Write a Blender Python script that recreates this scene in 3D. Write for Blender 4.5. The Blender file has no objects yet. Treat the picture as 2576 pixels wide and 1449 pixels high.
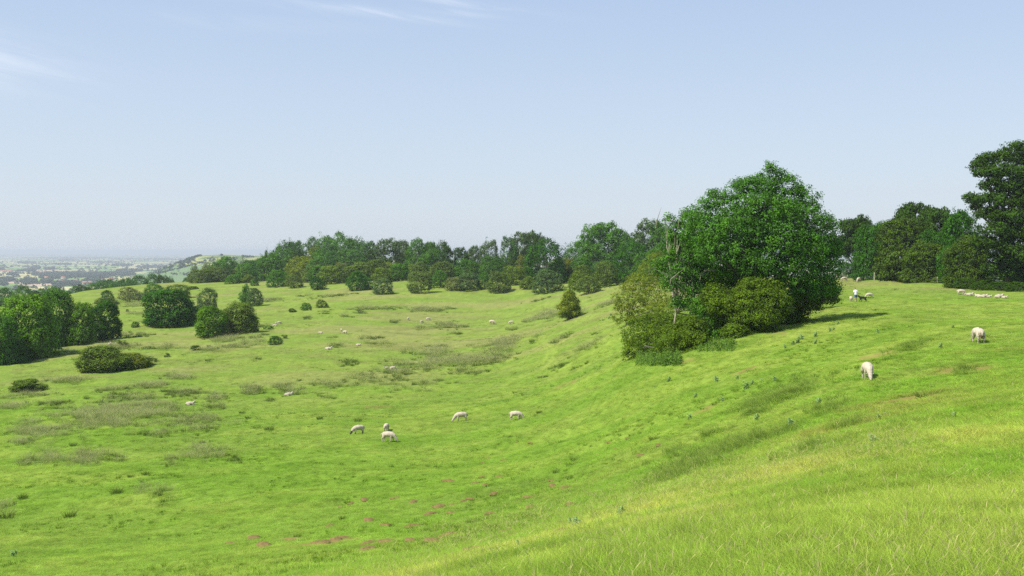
import bpy, bmesh, math, random
import numpy as np
from mathutils import Vector, Matrix

S = bpy.context.scene
COL = S.collection
R = math.radians

# ------------------------------------------------------------------ camera, sky, sun, exposure
F = 2528.0                      # focal length in units of a 2576 px wide picture
PITCH = math.atan(92.5 / F)
cam_d = bpy.data.cameras.new('camera')
cam_d.sensor_width = 36.0
cam_d.lens = F / 2576 * 36.0
cam_d.clip_start = 0.1
cam_d.clip_end = 90000
cam = bpy.data.objects.new('camera', cam_d)
COL.objects.link(cam)
cam.rotation_euler = (math.pi / 2 - PITCH, 0, 0)
S.camera = cam

SUN_EL, SUN_AZ = R(53), R(-117)          # azimuth from +Y towards +X
world = bpy.data.worlds.new('World')
S.world = world
world.use_nodes = True
SKY_STRENGTH = 0.10
SUN_STRENGTH = 4.1
S.view_settings.view_transform = 'Standard'
S.view_settings.look = 'None'
S.view_settings.exposure = 0.64
S.view_settings.gamma = 1.0
S.view_settings.use_curve_mapping = False

S.cycles.use_denoising = False
S.cycles.adaptive_threshold = 0.004
sun_d = bpy.data.lights.new('sun', 'SUN')
sun_d.energy = SUN_STRENGTH
sun_d.angle = R(0.5)
sun_d.color = (1.0, 0.95, 0.86)
sun = bpy.data.objects.new('sun', sun_d)
COL.objects.link(sun)
sdir = Vector((math.sin(SUN_AZ) * math.cos(SUN_EL), math.cos(SUN_AZ) * math.cos(SUN_EL), math.sin(SUN_EL)))
sun.rotation_euler = sdir.to_track_quat('Z', 'Y').to_euler()


def nd(nt, typ, **kw):
    n = nt.nodes.new(typ)
    for k, v in kw.items():
        setattr(n, k, v)
    return n


def math_node(nt, op, a, b=None, c=None, clamp=False):
    n = nd(nt, 'ShaderNodeMath', operation=op, use_clamp=clamp)
    for i, v in enumerate((a, b, c)):
        if v is None:
            continue
        if isinstance(v, (int, float)):
            n.inputs[i].default_value = v
        else:
            nt.links.new(v, n.inputs[i])
    return n.outputs[0]


def mix_rgb(nt, fac, a, b, mode='MIX'):
    n = nd(nt, 'ShaderNodeMix', data_type='RGBA', blend_type=mode)
    for sock, v in ((n.inputs[0], fac), (n.inputs[6], a), (n.inputs[7], b)):
        if isinstance(v, (int, float)):
            sock.default_value = v
        elif isinstance(v, tuple):
            sock.default_value = (*v, 1) if len(v) == 3 else v
        else:
            nt.links.new(v, sock)
    return n.outputs[2]


def ramp(nt, fac, stops):
    r = nd(nt, 'ShaderNodeValToRGB')
    el = r.color_ramp.elements
    while len(el) < len(stops):
        el.new(0.5)
    for e, (p, c) in zip(el, stops):
        e.position = p
        e.color = (*c, 1)
    nt.links.new(fac, r.inputs[0])
    return r.outputs[0]


def build_world():
    nt = world.node_tree
    nt.nodes.clear()
    sky = nd(nt, 'ShaderNodeTexSky', sky_type='NISHITA')
    sky.sun_disc = False
    sky.sun_elevation = SUN_EL
    sky.sun_rotation = SUN_AZ
    sky.altitude = 100
    sky.air_density = 1.0
    sky.dust_density = 2.2
    sky.ozone_density = 1.2
    tc = nd(nt, 'ShaderNodeTexCoord')
    sep = nd(nt, 'ShaderNodeSeparateXYZ')
    nt.links.new(tc.outputs['Generated'], sep.inputs[0])
    X, Y, Z = sep.outputs
    az = math_node(nt, 'ARCTAN2', X, Y)
    el = math_node(nt, 'ARCSINE', Z)
    # thin high haze: evens out the blue, the same all round
    grad = ramp(nt, math_node(nt, 'MULTIPLY', el, 1.2, clamp=True), ((0.0, (.76, .84, .92)), (.12, (.65, .765, .91)), (.32, (.485, .628, .865)), (.7, (.36, .50, .80)), (1.0, (.30, .44, .78))))
    gs_ = nd(nt, 'ShaderNodeVectorMath', operation='SCALE')
    nt.links.new(grad, gs_.inputs[0])
    gs_.inputs['Scale'].default_value = 1 / (SKY_STRENGTH * 2 ** S.view_settings.exposure)
    veil = mix_rgb(nt, 0.82, sky.outputs[0], gs_.outputs[0])
    # cirrus streaks lying in bands of the upper sky
    comb = nd(nt, 'ShaderNodeCombineXYZ')
    tilt = math_node(nt, 'MULTIPLY_ADD', az, 0.16, el)
    nt.links.new(math_node(nt, 'MULTIPLY', az, 9.0), comb.inputs[0])
    nt.links.new(math_node(nt, 'MULTIPLY', tilt, 70.0), comb.inputs[1])
    no = nd(nt, 'ShaderNodeTexNoise')
    no.inputs['Scale'].default_value = 1.0
    no.inputs['Detail'].default_value = 7
    no.inputs['Roughness'].default_value = 0.62
    no.inputs['Distortion'].default_value = 0.6
    nt.links.new(comb.outputs[0], no.inputs['Vector'])
    total = None
    # (azimuth, elevation, half width, half height, strength, slope)
    for (a0, e0, wa, we, st, sl) in ((-0.138, 0.229, 0.075, 0.0042, 0.75, -0.10), (-0.055, 0.240, 0.075, 0.0036, 0.6, -0.12),
                                     (-0.05, 0.230, 0.04, 0.0035, 0.35, -0.06), (-0.50, 0.166, 0.075, 0.021, 0.85, -0.06), (-0.44, 0.160, 0.06, 0.008, 0.4, -0.04),
                                     (-0.22, 0.232, 0.06, 0.006, 0.25, -0.05), (-0.25, 0.215, 0.10, 0.008, 0.18, 0.0),
                                     (0.9, 0.26, 0.2, 0.012, 0.5, 0.05), (-1.2, 0.3, 0.25, 0.015, 0.5, -0.05)):
        da = math_node(nt, 'SUBTRACT', az, a0)
        de = math_node(nt, 'SUBTRACT', math_node(nt, 'MULTIPLY_ADD', da, -sl, el), e0)
        q = math_node(nt, 'ADD', math_node(nt, 'POWER', math_node(nt, 'ABSOLUTE', math_node(nt, 'DIVIDE', da, wa)), 2.0),
                      math_node(nt, 'POWER', math_node(nt, 'ABSOLUTE', math_node(nt, 'DIVIDE', de, we)), 2.0))
        g = math_node(nt, 'MULTIPLY', math_node(nt, 'EXPONENT', math_node(nt, 'MULTIPLY', q, -0.9)), st)
        total = g if total is None else math_node(nt, 'MAXIMUM', total, g)
    tex = math_node(nt, 'MULTIPLY_ADD', no.outputs[0], 3.4, -1.15, clamp=True)
    fac = math_node(nt, 'MULTIPLY', math_node(nt, 'MULTIPLY', total, tex), 0.42, clamp=True)
    out = mix_rgb(nt, fac, veil, (6.9, 7.0, 7.6))
    bg = nd(nt, 'ShaderNodeBackground')
    bg.inputs['Strength'].default_value = SKY_STRENGTH
    nt.links.new(out, bg.inputs['Color'])
    wo = nd(nt, 'ShaderNodeOutputWorld')
    nt.links.new(bg.outputs[0], wo.inputs['Surface'])


build_world()

# ------------------------------------------------------------------ small helpers
rng = np.random.default_rng(7)


def ray(px, py):
    u = (px - 1288.0) / F
    v = (724.5 - py) / F
    c, s = math.cos(PITCH), math.sin(PITCH)
    return np.array((u, c + v * s, -s + v * c))


def Z(zone, zx, zy):
    """reading taken off an enlarged crop of the photo -> 2576 px picture coordinates"""
    k, ox, oy = {1: (.25, 0, 572.4), 2: (.25, 465.1, 554.5), 3: (.25, 1028.6, 536.7), 4: (.395, 1520.5, 375.7),
                 5: (.321, 2057, 339.9), 6: (.3826, 0, 894.4), 7: (.3826, 805, 894.4), 8: (.4444, 1663.6, 805),
                 9: (.1389, 0, 626.0), 0: (1, 0, 0)}[zone]
    return ox + zx * k, oy + zy * k


def hash2(ix, iy, seed):
    h = (ix.astype(np.int64) * 374761393 + iy.astype(np.int64) * 668265263 + seed * 1442695041) & 0xFFFFFFFF
    h = ((h ^ (h >> 13)) * 1274126177) & 0xFFFFFFFF
    h = ((h ^ (h >> 16)) * 2246822519) & 0xFFFFFFFF
    return ((h ^ (h >> 15)) & 0xFFFFFF) / float(0xFFFFFF)


def vnoise(x, y, seed=0):
    x = np.asarray(x, float)
    y = np.asarray(y, float)
    ix, iy = np.floor(x), np.floor(y)
    fx, fy = x - ix, y - iy
    fx = fx * fx * (3 - 2 * fx)
    fy = fy * fy * (3 - 2 * fy)
    a = hash2(ix, iy, seed)
    b = hash2(ix + 1, iy, seed)
    c = hash2(ix, iy + 1, seed)
    d = hash2(ix + 1, iy + 1, seed)
    return (a * (1 - fx) + b * fx) * (1 - fy) + (c * (1 - fx) + d * fx) * fy


def fbm(x, y, seed=0, oct=4, gain=.5):
    s, amp, tot = 0, 1.0, 0
    for i in range(oct):
        s = s + amp * vnoise(x * 2 ** i + 17.3 * i, y * 2 ** i - 9.1 * i, seed + i)
        tot += amp
        amp *= gain
    return s / tot


def sstep(a, b, x):
    t = np.clip((x - a) / (b - a), 0, 1)
    return t * t * (3 - 2 * t)


def mesh_np(name, V, Fc, mats=(), smooth=False, mat_index=None, attrs=None, colors=None):
    """mesh from arrays; Fc is (n,3) or (n,4)"""
    V = np.asarray(V, np.float32)
    Fc = np.asarray(Fc, np.int32)
    me = bpy.data.meshes.new(name)
    n, k = Fc.shape
    me.vertices.add(len(V))
    me.vertices.foreach_set('co', V.ravel())
    me.loops.add(n * k)
    me.loops.foreach_set('vertex_index', Fc.ravel())
    me.polygons.add(n)
    me.polygons.foreach_set('loop_start', np.arange(n, dtype=np.int32) * k)
    me.polygons.foreach_set('loop_total', np.full(n, k, np.int32))
    if smooth:
        me.polygons.foreach_set('use_smooth', np.ones(n, bool))
    for m in mats:
        me.materials.append(m)
    if mat_index is not None:
        me.polygons.foreach_set('material_index', np.asarray(mat_index, np.int32))
    for an, (dom, arr) in (attrs or {}).items():
        at = me.attributes.new(an, 'FLOAT', dom)
        at.data.foreach_set('value', np.asarray(arr, np.float32))
    for an, (dom, arr) in (colors or {}).items():
        at = me.attributes.new(an, 'FLOAT_COLOR', dom)
        a4 = np.ones((len(arr), 4), np.float32)
        a4[:, :3] = arr
        at.data.foreach_set('color', a4.ravel())
    me.update(calc_edges=True)
    return me


def link(name, data, parent=None, loc=None, rot=None, scale=None):
    o = bpy.data.objects.new(name, data)
    COL.objects.link(o)
    if parent is not None:
        o.parent = parent
    if loc is not None:
        o.location = loc
    if rot is not None:
        o.rotation_euler = rot
    if scale is not None:
        o.scale = scale
    return o


def tag(o, label=None, cat=None, group=None, kind=None):
    for k, v in (('label', label), ('category', cat), ('group', group), ('kind', kind)):
        if v:
            o[k] = v
    return o


def new_mat(name):
    m = bpy.data.materials.new(name)
    m.use_nodes = True
    nt = m.node_tree
    b = nt.nodes['Principled BSDF']
    b.inputs['Specular IOR Level'].default_value = 0.25
    b.inputs['Roughness'].default_value = 0.8
    return m, nt, b


def noise(nt, scale, detail=3, rough=.55, vec=None):
    n = nd(nt, 'ShaderNodeTexNoise')
    n.inputs['Scale'].default_value = scale
    n.inputs['Detail'].default_value = detail
    n.inputs['Roughness'].default_value = rough
    if vec is not None:
        nt.links.new(vec, n.inputs['Vector'])
    return n.outputs[0]


def simple_mat(name, c1, c2, scale=8, rough=.8, detail=4):
    m, nt, b = new_mat(name)
    tc = nd(nt, 'ShaderNodeTexCoord')
    f = noise(nt, scale, detail, vec=tc.outputs['Object'])
    nt.links.new(ramp(nt, f, ((.3, c1), (.7, c2))), b.inputs['Base Color'])
    b.inputs['Roughness'].default_value = rough
    return m


# ------------------------------------------------------------------ the lie of the land
CTRL = [  # picture x, picture y, metres ahead
    (2576, 1449, 5.0), (2576, 1250, 9.5), (2576, 1100, 17), (2576, 950, 34), (2576, 862, 54), (2576, 800, 84), (2576, 760, 120), (2576, 735, 150),
    (2330, 1449, 5.0), (2330, 1250, 10), (2330, 1100, 19), (2330, 950, 40), (2330, 862, 60), (2330, 780, 105), (2420, 742, 148), (2330, 725, 170),
    (2100, 1449, 5.2), (2100, 1250, 12), (2100, 1120, 22), (2100, 1000, 37), (2181, 955, 46), (2100, 900, 62), (2110, 820, 88), (2150, 760, 138), (2200, 728, 180), (2150, 706, 215),
    (1900, 1449, 5.6), (1900, 1290, 11.5), (1900, 1180, 23), (1900, 1080, 38), (1900, 980, 58), (1900, 900, 76), (1900, 840, 92), (2060, 775, 112),
    (1700, 1449, 6.2), (1700, 1320, 12), (1700, 1235, 22), (1700, 1150, 38), (1700, 1050, 56), (1700, 960, 74), (1640, 915, 86),
    (1550, 830, 135), (1520, 770, 200), (1500, 735, 270),
    (1500, 1449, 7), (1500, 1350, 13), (1500, 1285, 24), (1500, 1180, 47), (1500, 1080, 70), (1500, 980, 98), (1500, 900, 130), (1431, 806, 215), (1440, 760, 262),
    (1288, 1449, 8.5), (1288, 1390, 15), (1288, 1330, 30), (1288, 1250, 46), (1288, 1150, 66), (1298, 1055, 92), (1288, 980, 124), (1288, 900, 168), (1288, 815, 262), (1288, 770, 300), (1288, 735, 322), (1288, 705, 345),
    (1020, 1449, 13), (1020, 1400, 26), (1020, 1300, 43), (1020, 1180, 67), (1020, 1100, 85), (1020, 1000, 123), (1020, 930, 158), (1020, 850, 218), (1020, 790, 275), (1020, 740, 320), (1020, 712, 355),
    (750, 1449, 23), (750, 1330, 42), (750, 1200, 68), (750, 1100, 90), (727, 995, 130), (750, 930, 160), (750, 850, 214), (750, 790, 275), (750, 740, 345), (690, 714, 395),
    (520, 1449, 30), (520, 1250, 60), (520, 1100, 93), (520, 1000, 129), (520, 900, 182), (520, 800, 272), (520, 740, 380), (520, 712, 455),
    (300, 1449, 34), (300, 1250, 63), (300, 1100, 95), (300, 1000, 129), (290, 945, 157), (300, 870, 208), (300, 800, 280), (300, 762, 345), (400, 727, 415), (300, 738, 400),
    (0, 1449, 37), (0, 1250, 65), (0, 1100, 98), (0, 1000, 138), (0, 915, 186), (0, 870, 215), (60, 830, 250), (190, 780, 300),
]
XYZ = [  # ground around and behind the camera, and the plateau hidden behind the trees
    (0, 0, -1.6), (-3, 0, -2.5), (-7, 2, -4.2), (3, 0, -0.9), (0, -5, -1.2), (5, -4, -0.2), (-5, -5, -2.4), (-18, 12, -8.3), (9, 4, -1.0),
    (20, 400, -11.0), (60, 400, -11), (120, 400, -13), (-40, 440, -12), (-70, 440, -12.5), (0, 600, -20), (100, 600, -22), (200, 400, -16), (200, 250, -9.0), (110, 260, -8.0),
    (250, 600, -25), (-60, 600, -20), (-130, 560, -16), (90, 228, -6.6), (70, 250, -7.4), (50, 300, -8.6), (40, 340, -9.6),
]


def _lay(x, y):
    return np.stack([np.asarray(x) / (np.asarray(y) + 7.0), np.log(np.asarray(y) + 7.0)], -1)


pts = []
for (px, py, Yd) in CTRL:
    d = ray(px, py)
    p = d * (Yd / d[1])
    pts.append(p)
pts += [np.array(p, float) for p in XYZ]
pts = np.array(pts)
CP = _lay(pts[:, 0], pts[:, 1])
SC = np.array([1.0, 0.45])
CP = CP * SC


def _tps_k(A, B):
    d2 = ((A[:, None, :] - B[None, :, :]) ** 2).sum(-1)
    return d2 * np.log(d2 + 1e-9) * 0.5


_n = len(CP)
_K = _tps_k(CP, CP) + np.eye(_n) * 0.004
_P = np.hstack([np.ones((_n, 1)), CP])
_A = np.block([[_K, _P], [_P.T, np.zeros((3, 3))]])
# the surface is fitted as slope (z over distance) so that near and far ground are fitted equally tightly
_W = np.linalg.solve(_A, np.concatenate([pts[:, 2] / (pts[:, 1] + 7.0), np.zeros(3)]))

A0, A1, S0, S1 = -0.95, 0.95, math.log(1.6), math.log(1207.0)
NA, NS = 660, 780
ga = np.linspace(A0, A1, NA)
gs = np.linspace(S0, S1, NS)


def base_z(x, y):
    a = np.clip(x / (y + 7.0), -0.60, 0.62)
    s = np.log(y + 7.0)
    q = np.stack([a, s], -1).reshape(-1, 2) * SC
    out = np.empty(len(q))
    for i in range(0, len(q), 60000):
        b = q[i:i + 60000]
        out[i:i + 60000] = _tps_k(b, CP) @ _W[:_n] + _W[_n] + b @ _W[_n + 1:]
    z = out.reshape(np.shape(x)) * (np.minimum(y, 640) + 7.0)
    aa = x / (y + 7.0)
    y0 = np.interp(aa, [-.6, -.47, -.42, -.36, -.29, -.2, -.05], [300, 330, 420, 470, 500, 640, 720])
    f = sstep(0, 1, (y - y0) / 520.0)
    return z * (1 - f) + f * (-101.0)


GA, GS = np.meshgrid(ga, gs, indexing='ij')
_gy = np.exp(GS) - 7.0
_gx = GA * (_gy + 7.0)
_bz = base_z(_gx, _gy)
# small relief: soil creep steps, hummocks, tussocky unevenness
_far = sstep(15, 60, _gy)
_und = (fbm(_gx / 16, _gy / 5.5, 3, 3) - .5) * 1.0 * _far * (1 - sstep(380, 480, _gy))
_ter = (fbm(_gx / 9 + .25 * _bz, _gy / 2.2 + _bz * .7, 11, 3) - .5) * .62 * _far * (1 - sstep(230, 400, _gy))
_fin = (fbm(_gx / 1.3, _gy / 1.0, 21, 3) - .5) * .17 * sstep(3, 9, _gy) * (1 - sstep(90, 260, _gy))
GZ = _bz + _und + _ter + _fin


def ground(x, y):
    x = np.asarray(x, float)
    y = np.asarray(y, float)
    fa = np.clip((x / (y + 7.0) - A0) / (A1 - A0) * (NA - 1), 0, NA - 1.001)
    fs = np.clip((np.log(y + 7.0) - S0) / (S1 - S0) * (NS - 1), 0, NS - 1.001)
    i, j = fa.astype(int), fs.astype(int)
    u, v = fa - i, fs - j
    return (GZ[i, j] * (1 - u) + GZ[i + 1, j] * u) * (1 - v) + (GZ[i, j + 1] * (1 - u) + GZ[i + 1, j + 1] * u) * v


_MT = np.exp(np.linspace(math.log(3.0), math.log(1150), 5200))


def at(px, py, ymin=3.0):
    """ground point that the photo shows at picture position px, py"""
    d = ray(px, py)
    y = _MT[_MT >= ymin]
    x = d[0] / d[1] * y
    zr = d[2] / d[1] * y
    g = ground(x, y)
    k = np.argmax(zr < g) if (zr < g).any() else len(y) - 1
    return Vector((x[k], y[k], g[k]))


def at_dist(px, py, y):
    d = ray(px, py)
    return Vector(tuple(d * (y / d[1])))


# ------------------------------------------------------------------ grass colours (real sward colours, kept per place)
C_GREEN = np.array((0.148, 0.247, 0.030))
C_YELL = np.array((0.230, 0.295, 0.050))
C_DARK = np.array((0.085, 0.170, 0.014))
C_DRY = np.array((0.225, 0.238, 0.072))
C_SOIL = np.array((0.25, 0.155, 0.07))
C_SEED = np.array((0.36, 0.37, 0.085))
C_BROWN = np.array((0.215, 0.175, 0.055))
STRIP = []
SCORCH = []


def lerp(a, b, t):
    return a + (b - a) * t[..., None]


def sward(x, y):
    x = np.asarray(x, float)
    y = np.asarray(y, float)
    a = x / (y + 7.0)
    near = np.clip(1 - (y - 16) / 30, 0, 1) * sstep(-.30, .05, a)
    slope = sstep(0.05, 0.25, a) * (1 - sstep(90, 160, y))
    c = np.broadcast_to(C_GREEN, x.shape + (3,))
    m1 = sstep(.38, .68, fbm(x / 8.0, y / 6.0, 31, 4))
    c = lerp(c, C_YELL, np.clip(.06 + .48 * m1 + .26 * near + .34 * slope, 0, 1))
    m2 = sstep(.53, .70, fbm(x / 3.2, y / 1.5, 41, 4))
    c = lerp(c, C_DARK, m2 * .40)
    m5 = sstep(.56, .74, fbm(x / 1.9 + .3 * y, y / .8, 141, 3)) * (1 - near) * (1 - sstep(120, 220, y))
    c = lerp(c, C_DARK, m5 * .40)
    m3 = sstep(.50, .66, fbm(x / 26, y / 11, 51, 4))
    dist = sstep(105, 170, y) * (1 - slope)
    c = lerp(c, C_DRY, (m3 * (.14 + .50 * dist) + .24 * dist) * (1 - near))
    m4 = sstep(.55, .70, fbm(x / 7 + 40, y / 2.6, 61, 3))
    c = lerp(c, C_DRY * .72, m4 * .5 * dist)
    m6 = sstep(.46, .66, fbm(x / 2.3 + 9, y / 1.7, 171, 3)) * sstep(-.35, .0, a) * (1 - sstep(30, 70, y))
    c = lerp(c, np.array((.128, .262, .020)), m6 * .5)
    for (p0, p1, w_) in STRIP:
        ab = np.array((p1[0] - p0[0], p1[1] - p0[1]))
        t = np.clip(((x - p0[0]) * ab[0] + (y - p0[1]) * ab[1]) / (ab @ ab), 0, 1)
        dd = np.hypot(x - p0[0] - t * ab[0], y - p0[1] - t * ab[1]) + (fbm(x / .9, y / .9, 201, 3) - .5) * w_ * 1.4
        c = lerp(c, C_SEED, (1 - sstep(w_ * .1, w_ * 1.9, dd)) * .46 * sstep(.30, .62, fbm(x / 1.8, y / 1.5, 221, 3)))
    for (px_, py_, rx_, ry_, k_) in SCORCH:
        dd = np.hypot((x - px_) / rx_, (y - py_) / ry_) + (fbm(x / .7, y / .6, 211, 3) - .5) * 1.1
        c = lerp(c, C_BROWN, (1 - sstep(.35, 1.05, dd)) * k_)
    c = c * (0.78 + 0.44 * fbm(x / .7, y / .55, 71, 3, .7))[..., None]
    return c


# ------------------------------------------------------------------ materials
def grass_ground_mat():
    m, nt, b = new_mat('grass_turf')
    at_ = nd(nt, 'ShaderNodeAttribute', attribute_name='sward')
    geo = nd(nt, 'ShaderNodeNewGeometry')
    n1 = noise(nt, 2.3, 5, .65, geo.outputs['Position'])
    n2 = noise(nt, 14.0, 4, .7, geo.outputs['Position'])
    k = math_node(nt, 'MULTIPLY_ADD', n1, .8, .60)
    k2 = math_node(nt, 'MULTIPLY_ADD', n2, .7, .65)
    kk = math_node(nt, 'MULTIPLY', k, k2)
    c = nd(nt, 'ShaderNodeVectorMath', operation='SCALE')
    nt.links.new(at_.outputs['Color'], c.inputs[0])
    nt.links.new(kk, c.inputs['Scale'])
    nt.links.new(c.outputs[0], b.inputs['Base Color'])
    b.inputs['Roughness'].default_value = 1.0
    b.inputs['Specular IOR Level'].default_value = 0.0
    bump = nd(nt, 'ShaderNodeBump')
    bump.inputs['Strength'].default_value = .55
    bump.inputs['Distance'].default_value = .12
    nt.links.new(math_node(nt, 'ADD', n1, math_node(nt, 'MULTIPLY', n2, .5)), bump.inputs['Height'])
    nt.links.new(bump.outputs[0], b.inputs['Normal'])
    return m


def blade_mat(name, tip, base=None, tip_from=.45, tipmix=.6):
    """blades take the colour of the sward they stand in (instancer attribute) and turn to their tip colour"""
    m, nt, b = new_mat(name)
    if base is None:
        ins = nd(nt, 'ShaderNodeAttribute', attribute_name='tint', attribute_type='INSTANCER')
        bc = ins.outputs['Color']
    else:
        rgb = nd(nt, 'ShaderNodeRGB')
        rgb.outputs[0].default_value = (*base, 1)
        bc = rgb.outputs[0]
    t = nd(nt, 'ShaderNodeAttribute', attribute_name='tip')
    r = nd(nt, 'ShaderNodeAttribute', attribute_name='rnd')
    oi = nd(nt, 'ShaderNodeObjectInfo')
    f = nd(nt, 'ShaderNodeMapRange')
    f.inputs[1].default_value = tip_from
    f.inputs[2].default_value = 1.0
    f.inputs[4].default_value = tipmix
    nt.links.new(t.outputs['Fac'], f.inputs[0])
    c = mix_rgb(nt, f.outputs[0], bc, tip)
    k = math_node(nt, 'MULTIPLY', math_node(nt, 'MULTIPLY_ADD', r.outputs['Fac'], .6, .78), math_node(nt, 'MULTIPLY_ADD', oi.outputs['Random'], .3, .88))
    sc = nd(nt, 'ShaderNodeVectorMath', operation='SCALE')
    nt.links.new(c, sc.inputs[0])
    nt.links.new(k, sc.inputs['Scale'])
    nt.links.new(sc.outputs[0], b.inputs['Base Color'])
    b.inputs['Roughness'].default_value = .7
    b.inputs['Specular IOR Level'].default_value = .05
    tr = nd(nt, 'ShaderNodeBsdfTranslucent')
    nt.links.new(sc.outputs[0], tr.inputs['Color'])
    mx = nd(nt, 'ShaderNodeMixShader')
    mx.inputs[0].default_value = .42
    nt.links.new(b.outputs[0], mx.inputs[1])
    nt.links.new(tr.outputs[0], mx.inputs[2])
    nt.links.new(mx.outputs[0], nt.nodes['Material Output'].inputs['Surface'])
    return m


def leaf_mat(name, fixed=None, var=1.0, trans=.38):
    m, nt, b = new_mat(name)
    r = nd(nt, 'ShaderNodeAttribute', attribute_name='rnd')
    if fixed is None:
        oi = nd(nt, 'ShaderNodeObjectInfo')
        bc = oi.outputs['Color']
    else:
        rgb = nd(nt, 'ShaderNodeRGB')
        rgb.outputs[0].default_value = (*fixed, 1)
        bc = rgb.outputs[0]
    geo = nd(nt, 'ShaderNodeNewGeometry')
    n = noise(nt, .55, 3, .6, geo.outputs['Position'])
    yel = mix_rgb(nt, math_node(nt, 'MULTIPLY_ADD', n, 2.4, -1.0, clamp=True), bc, mix_rgb(nt, 1.0, bc, (1.28, 1.12, .65), 'MULTIPLY'))
    k = math_node(nt, 'MULTIPLY_ADD', r.outputs['Fac'], var, 1 - var * .5)
    sc = nd(nt, 'ShaderNodeVectorMath', operation='SCALE')
    nt.links.new(yel, sc.inputs[0])
    nt.links.new(k, sc.inputs['Scale'])
    nt.links.new(sc.outputs[0], b.inputs['Base Color'])
    b.inputs['Roughness'].default_value = .7
    b.inputs['Specular IOR Level'].default_value = .06
    tr = nd(nt, 'ShaderNodeBsdfTranslucent')
    nt.links.new(sc.outputs[0], tr.inputs['Color'])
    mx = nd(nt, 'ShaderNodeMixShader')
    mx.inputs[0].default_value = trans
    nt.links.new(b.outputs[0], mx.inputs[1])
    nt.links.new(tr.outputs[0], mx.inputs[2])
    nt.links.new(mx.outputs[0], nt.nodes['Material Output'].inputs['Surface'])
    return m


M_TURF = grass_ground_mat()
M_LEAF = leaf_mat('tree_leaves')
M_BARK = simple_mat('grey_bark', (.075, .065, .05), (.16, .145, .115), 6)
M_DEADWOOD = simple_mat('bleached_dead_wood', (.26, .23, .17), (.42, .38, .29), 6)
M_BLOSSOM = leaf_mat('cream_blossom', (.46, .43, .26), .3)
M_GRASS = blade_mat('grass_blades', (.33, .41, .05), tipmix=.45)
M_STEM = blade_mat('seeding_grass_stems', (.50, .45, .20), base=(.26, .33, .03), tip_from=.3, tipmix=1.0)
M_RUSH = blade_mat('rank_brown_grass', (.53, .47, .26), base=(.20, .29, .04), tip_from=.25, tipmix=.78)
M_RUSHDARK = blade_mat('dark_rush', (.22, .23, .07), base=(.10, .165, .018), tip_from=.5, tipmix=.8)
M_THISTLE = leaf_mat('blue_green_thistle', (.31, .47, .20), .4)
M_NETTLE = leaf_mat('nettle_green', (.13, .24, .035), .5)
M_SOIL = simple_mat('red_brown_soil', (.125, .085, .030), (.23, .16, .055), 9, .95, 6)
M_FLEECE = simple_mat('cream_fleece', (.44, .37, .26), (.55, .48, .37), 14, .95)
M_FACE = simple_mat('white_sheep_face', (.44, .37, .29), (.53, .46, .37), 10, .8)
M_DARKFACE = simple_mat('dark_sheep_face', (.03, .025, .02), (.07, .06, .05), 10, .8)
M_MARK = simple_mat('purple_raddle', (.10, .05, .16), (.16, .09, .24), 10, .9)
M_DAG = simple_mat('mucky_wool', (.10, .07, .035), (.24, .18, .10), 16, .95)
M_DOG = simple_mat('black_dog_coat', (.006, .006, .007), (.016, .015, .015), 10, .6)
M_SKIN = simple_mat('skin', (.48, .27, .18), (.58, .35, .25), 8, .6)
M_SHIRT = simple_mat('white_shirt', (.74, .72, .72), (.82, .80, .80), 5, .85)
M_SHORTS = simple_mat('blue_denim_shorts', (.065, .12, .21), (.11, .18, .29), 14, .85)
M_HAIR = simple_mat('grey_brown_hair', (.10, .08, .065), (.20, .17, .14), 20, .7)
M_SHOE = simple_mat('pale_shoes', (.45, .38, .29), (.6, .52, .4), 8, .7)
M_POST = simple_mat('weathered_post', (.20, .18, .14), (.36, .33, .27), 5, .85)
M_WIRE = simple_mat('fence_wire', (.22, .22, .21), (.3, .3, .29), 5, .5)
M_STONE = simple_mat('pale_stone', (.34, .31, .27), (.5, .47, .42), 14, .9)
M_PLASTER = simple_mat('pale_house_wall', (.50, .42, .36), (.66, .58, .5), .4, .9)
M_ROOFTILE = simple_mat('red_pantile_roof', (.32, .14, .09), (.42, .2, .13), .6, .9)

# ------------------------------------------------------------------ structure: hillside, plain, far hill, haze
def grid_faces(na, ns):
    i, j = np.meshgrid(np.arange(na - 1), np.arange(ns - 1), indexing='ij')
    k = (i * ns + j).ravel()
    return np.stack([k, k + ns, k + ns + 1, k + 1], -1)


_sp = [at(*q) for q in ((1090, 1452), (1250, 1410), (1400, 1365), (1570, 1312), (1730, 1262), (1890, 1215), (2030, 1175), (2180, 1140))]
STRIP += [((a_.x, a_.y), (b_.x, b_.y), 1.0 + .08 * a_.y) for a_, b_ in zip(_sp[:-1], _sp[1:])]
for (zx_, zy_, rx_, ry_, k_) in ((1440, 445, 2.6, 1.3, .6), (1730, 290, 2.4, 1.2, .6), (1250, 520, 3.2, 1.4, .35), (1560, 410, 2.4, 1.2, .35), (1100, 600, 2.6, 1.2, .3), (820, 640, 1.8, 1.0, .3), (1900, 170, 3.0, 1.4, .35), (620, 700, 1.6, .9, .25)):
    _p = at(*Z(8, zx_, zy_))
    SCORCH.append((_p.x, _p.y, rx_, ry_, k_))
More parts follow.
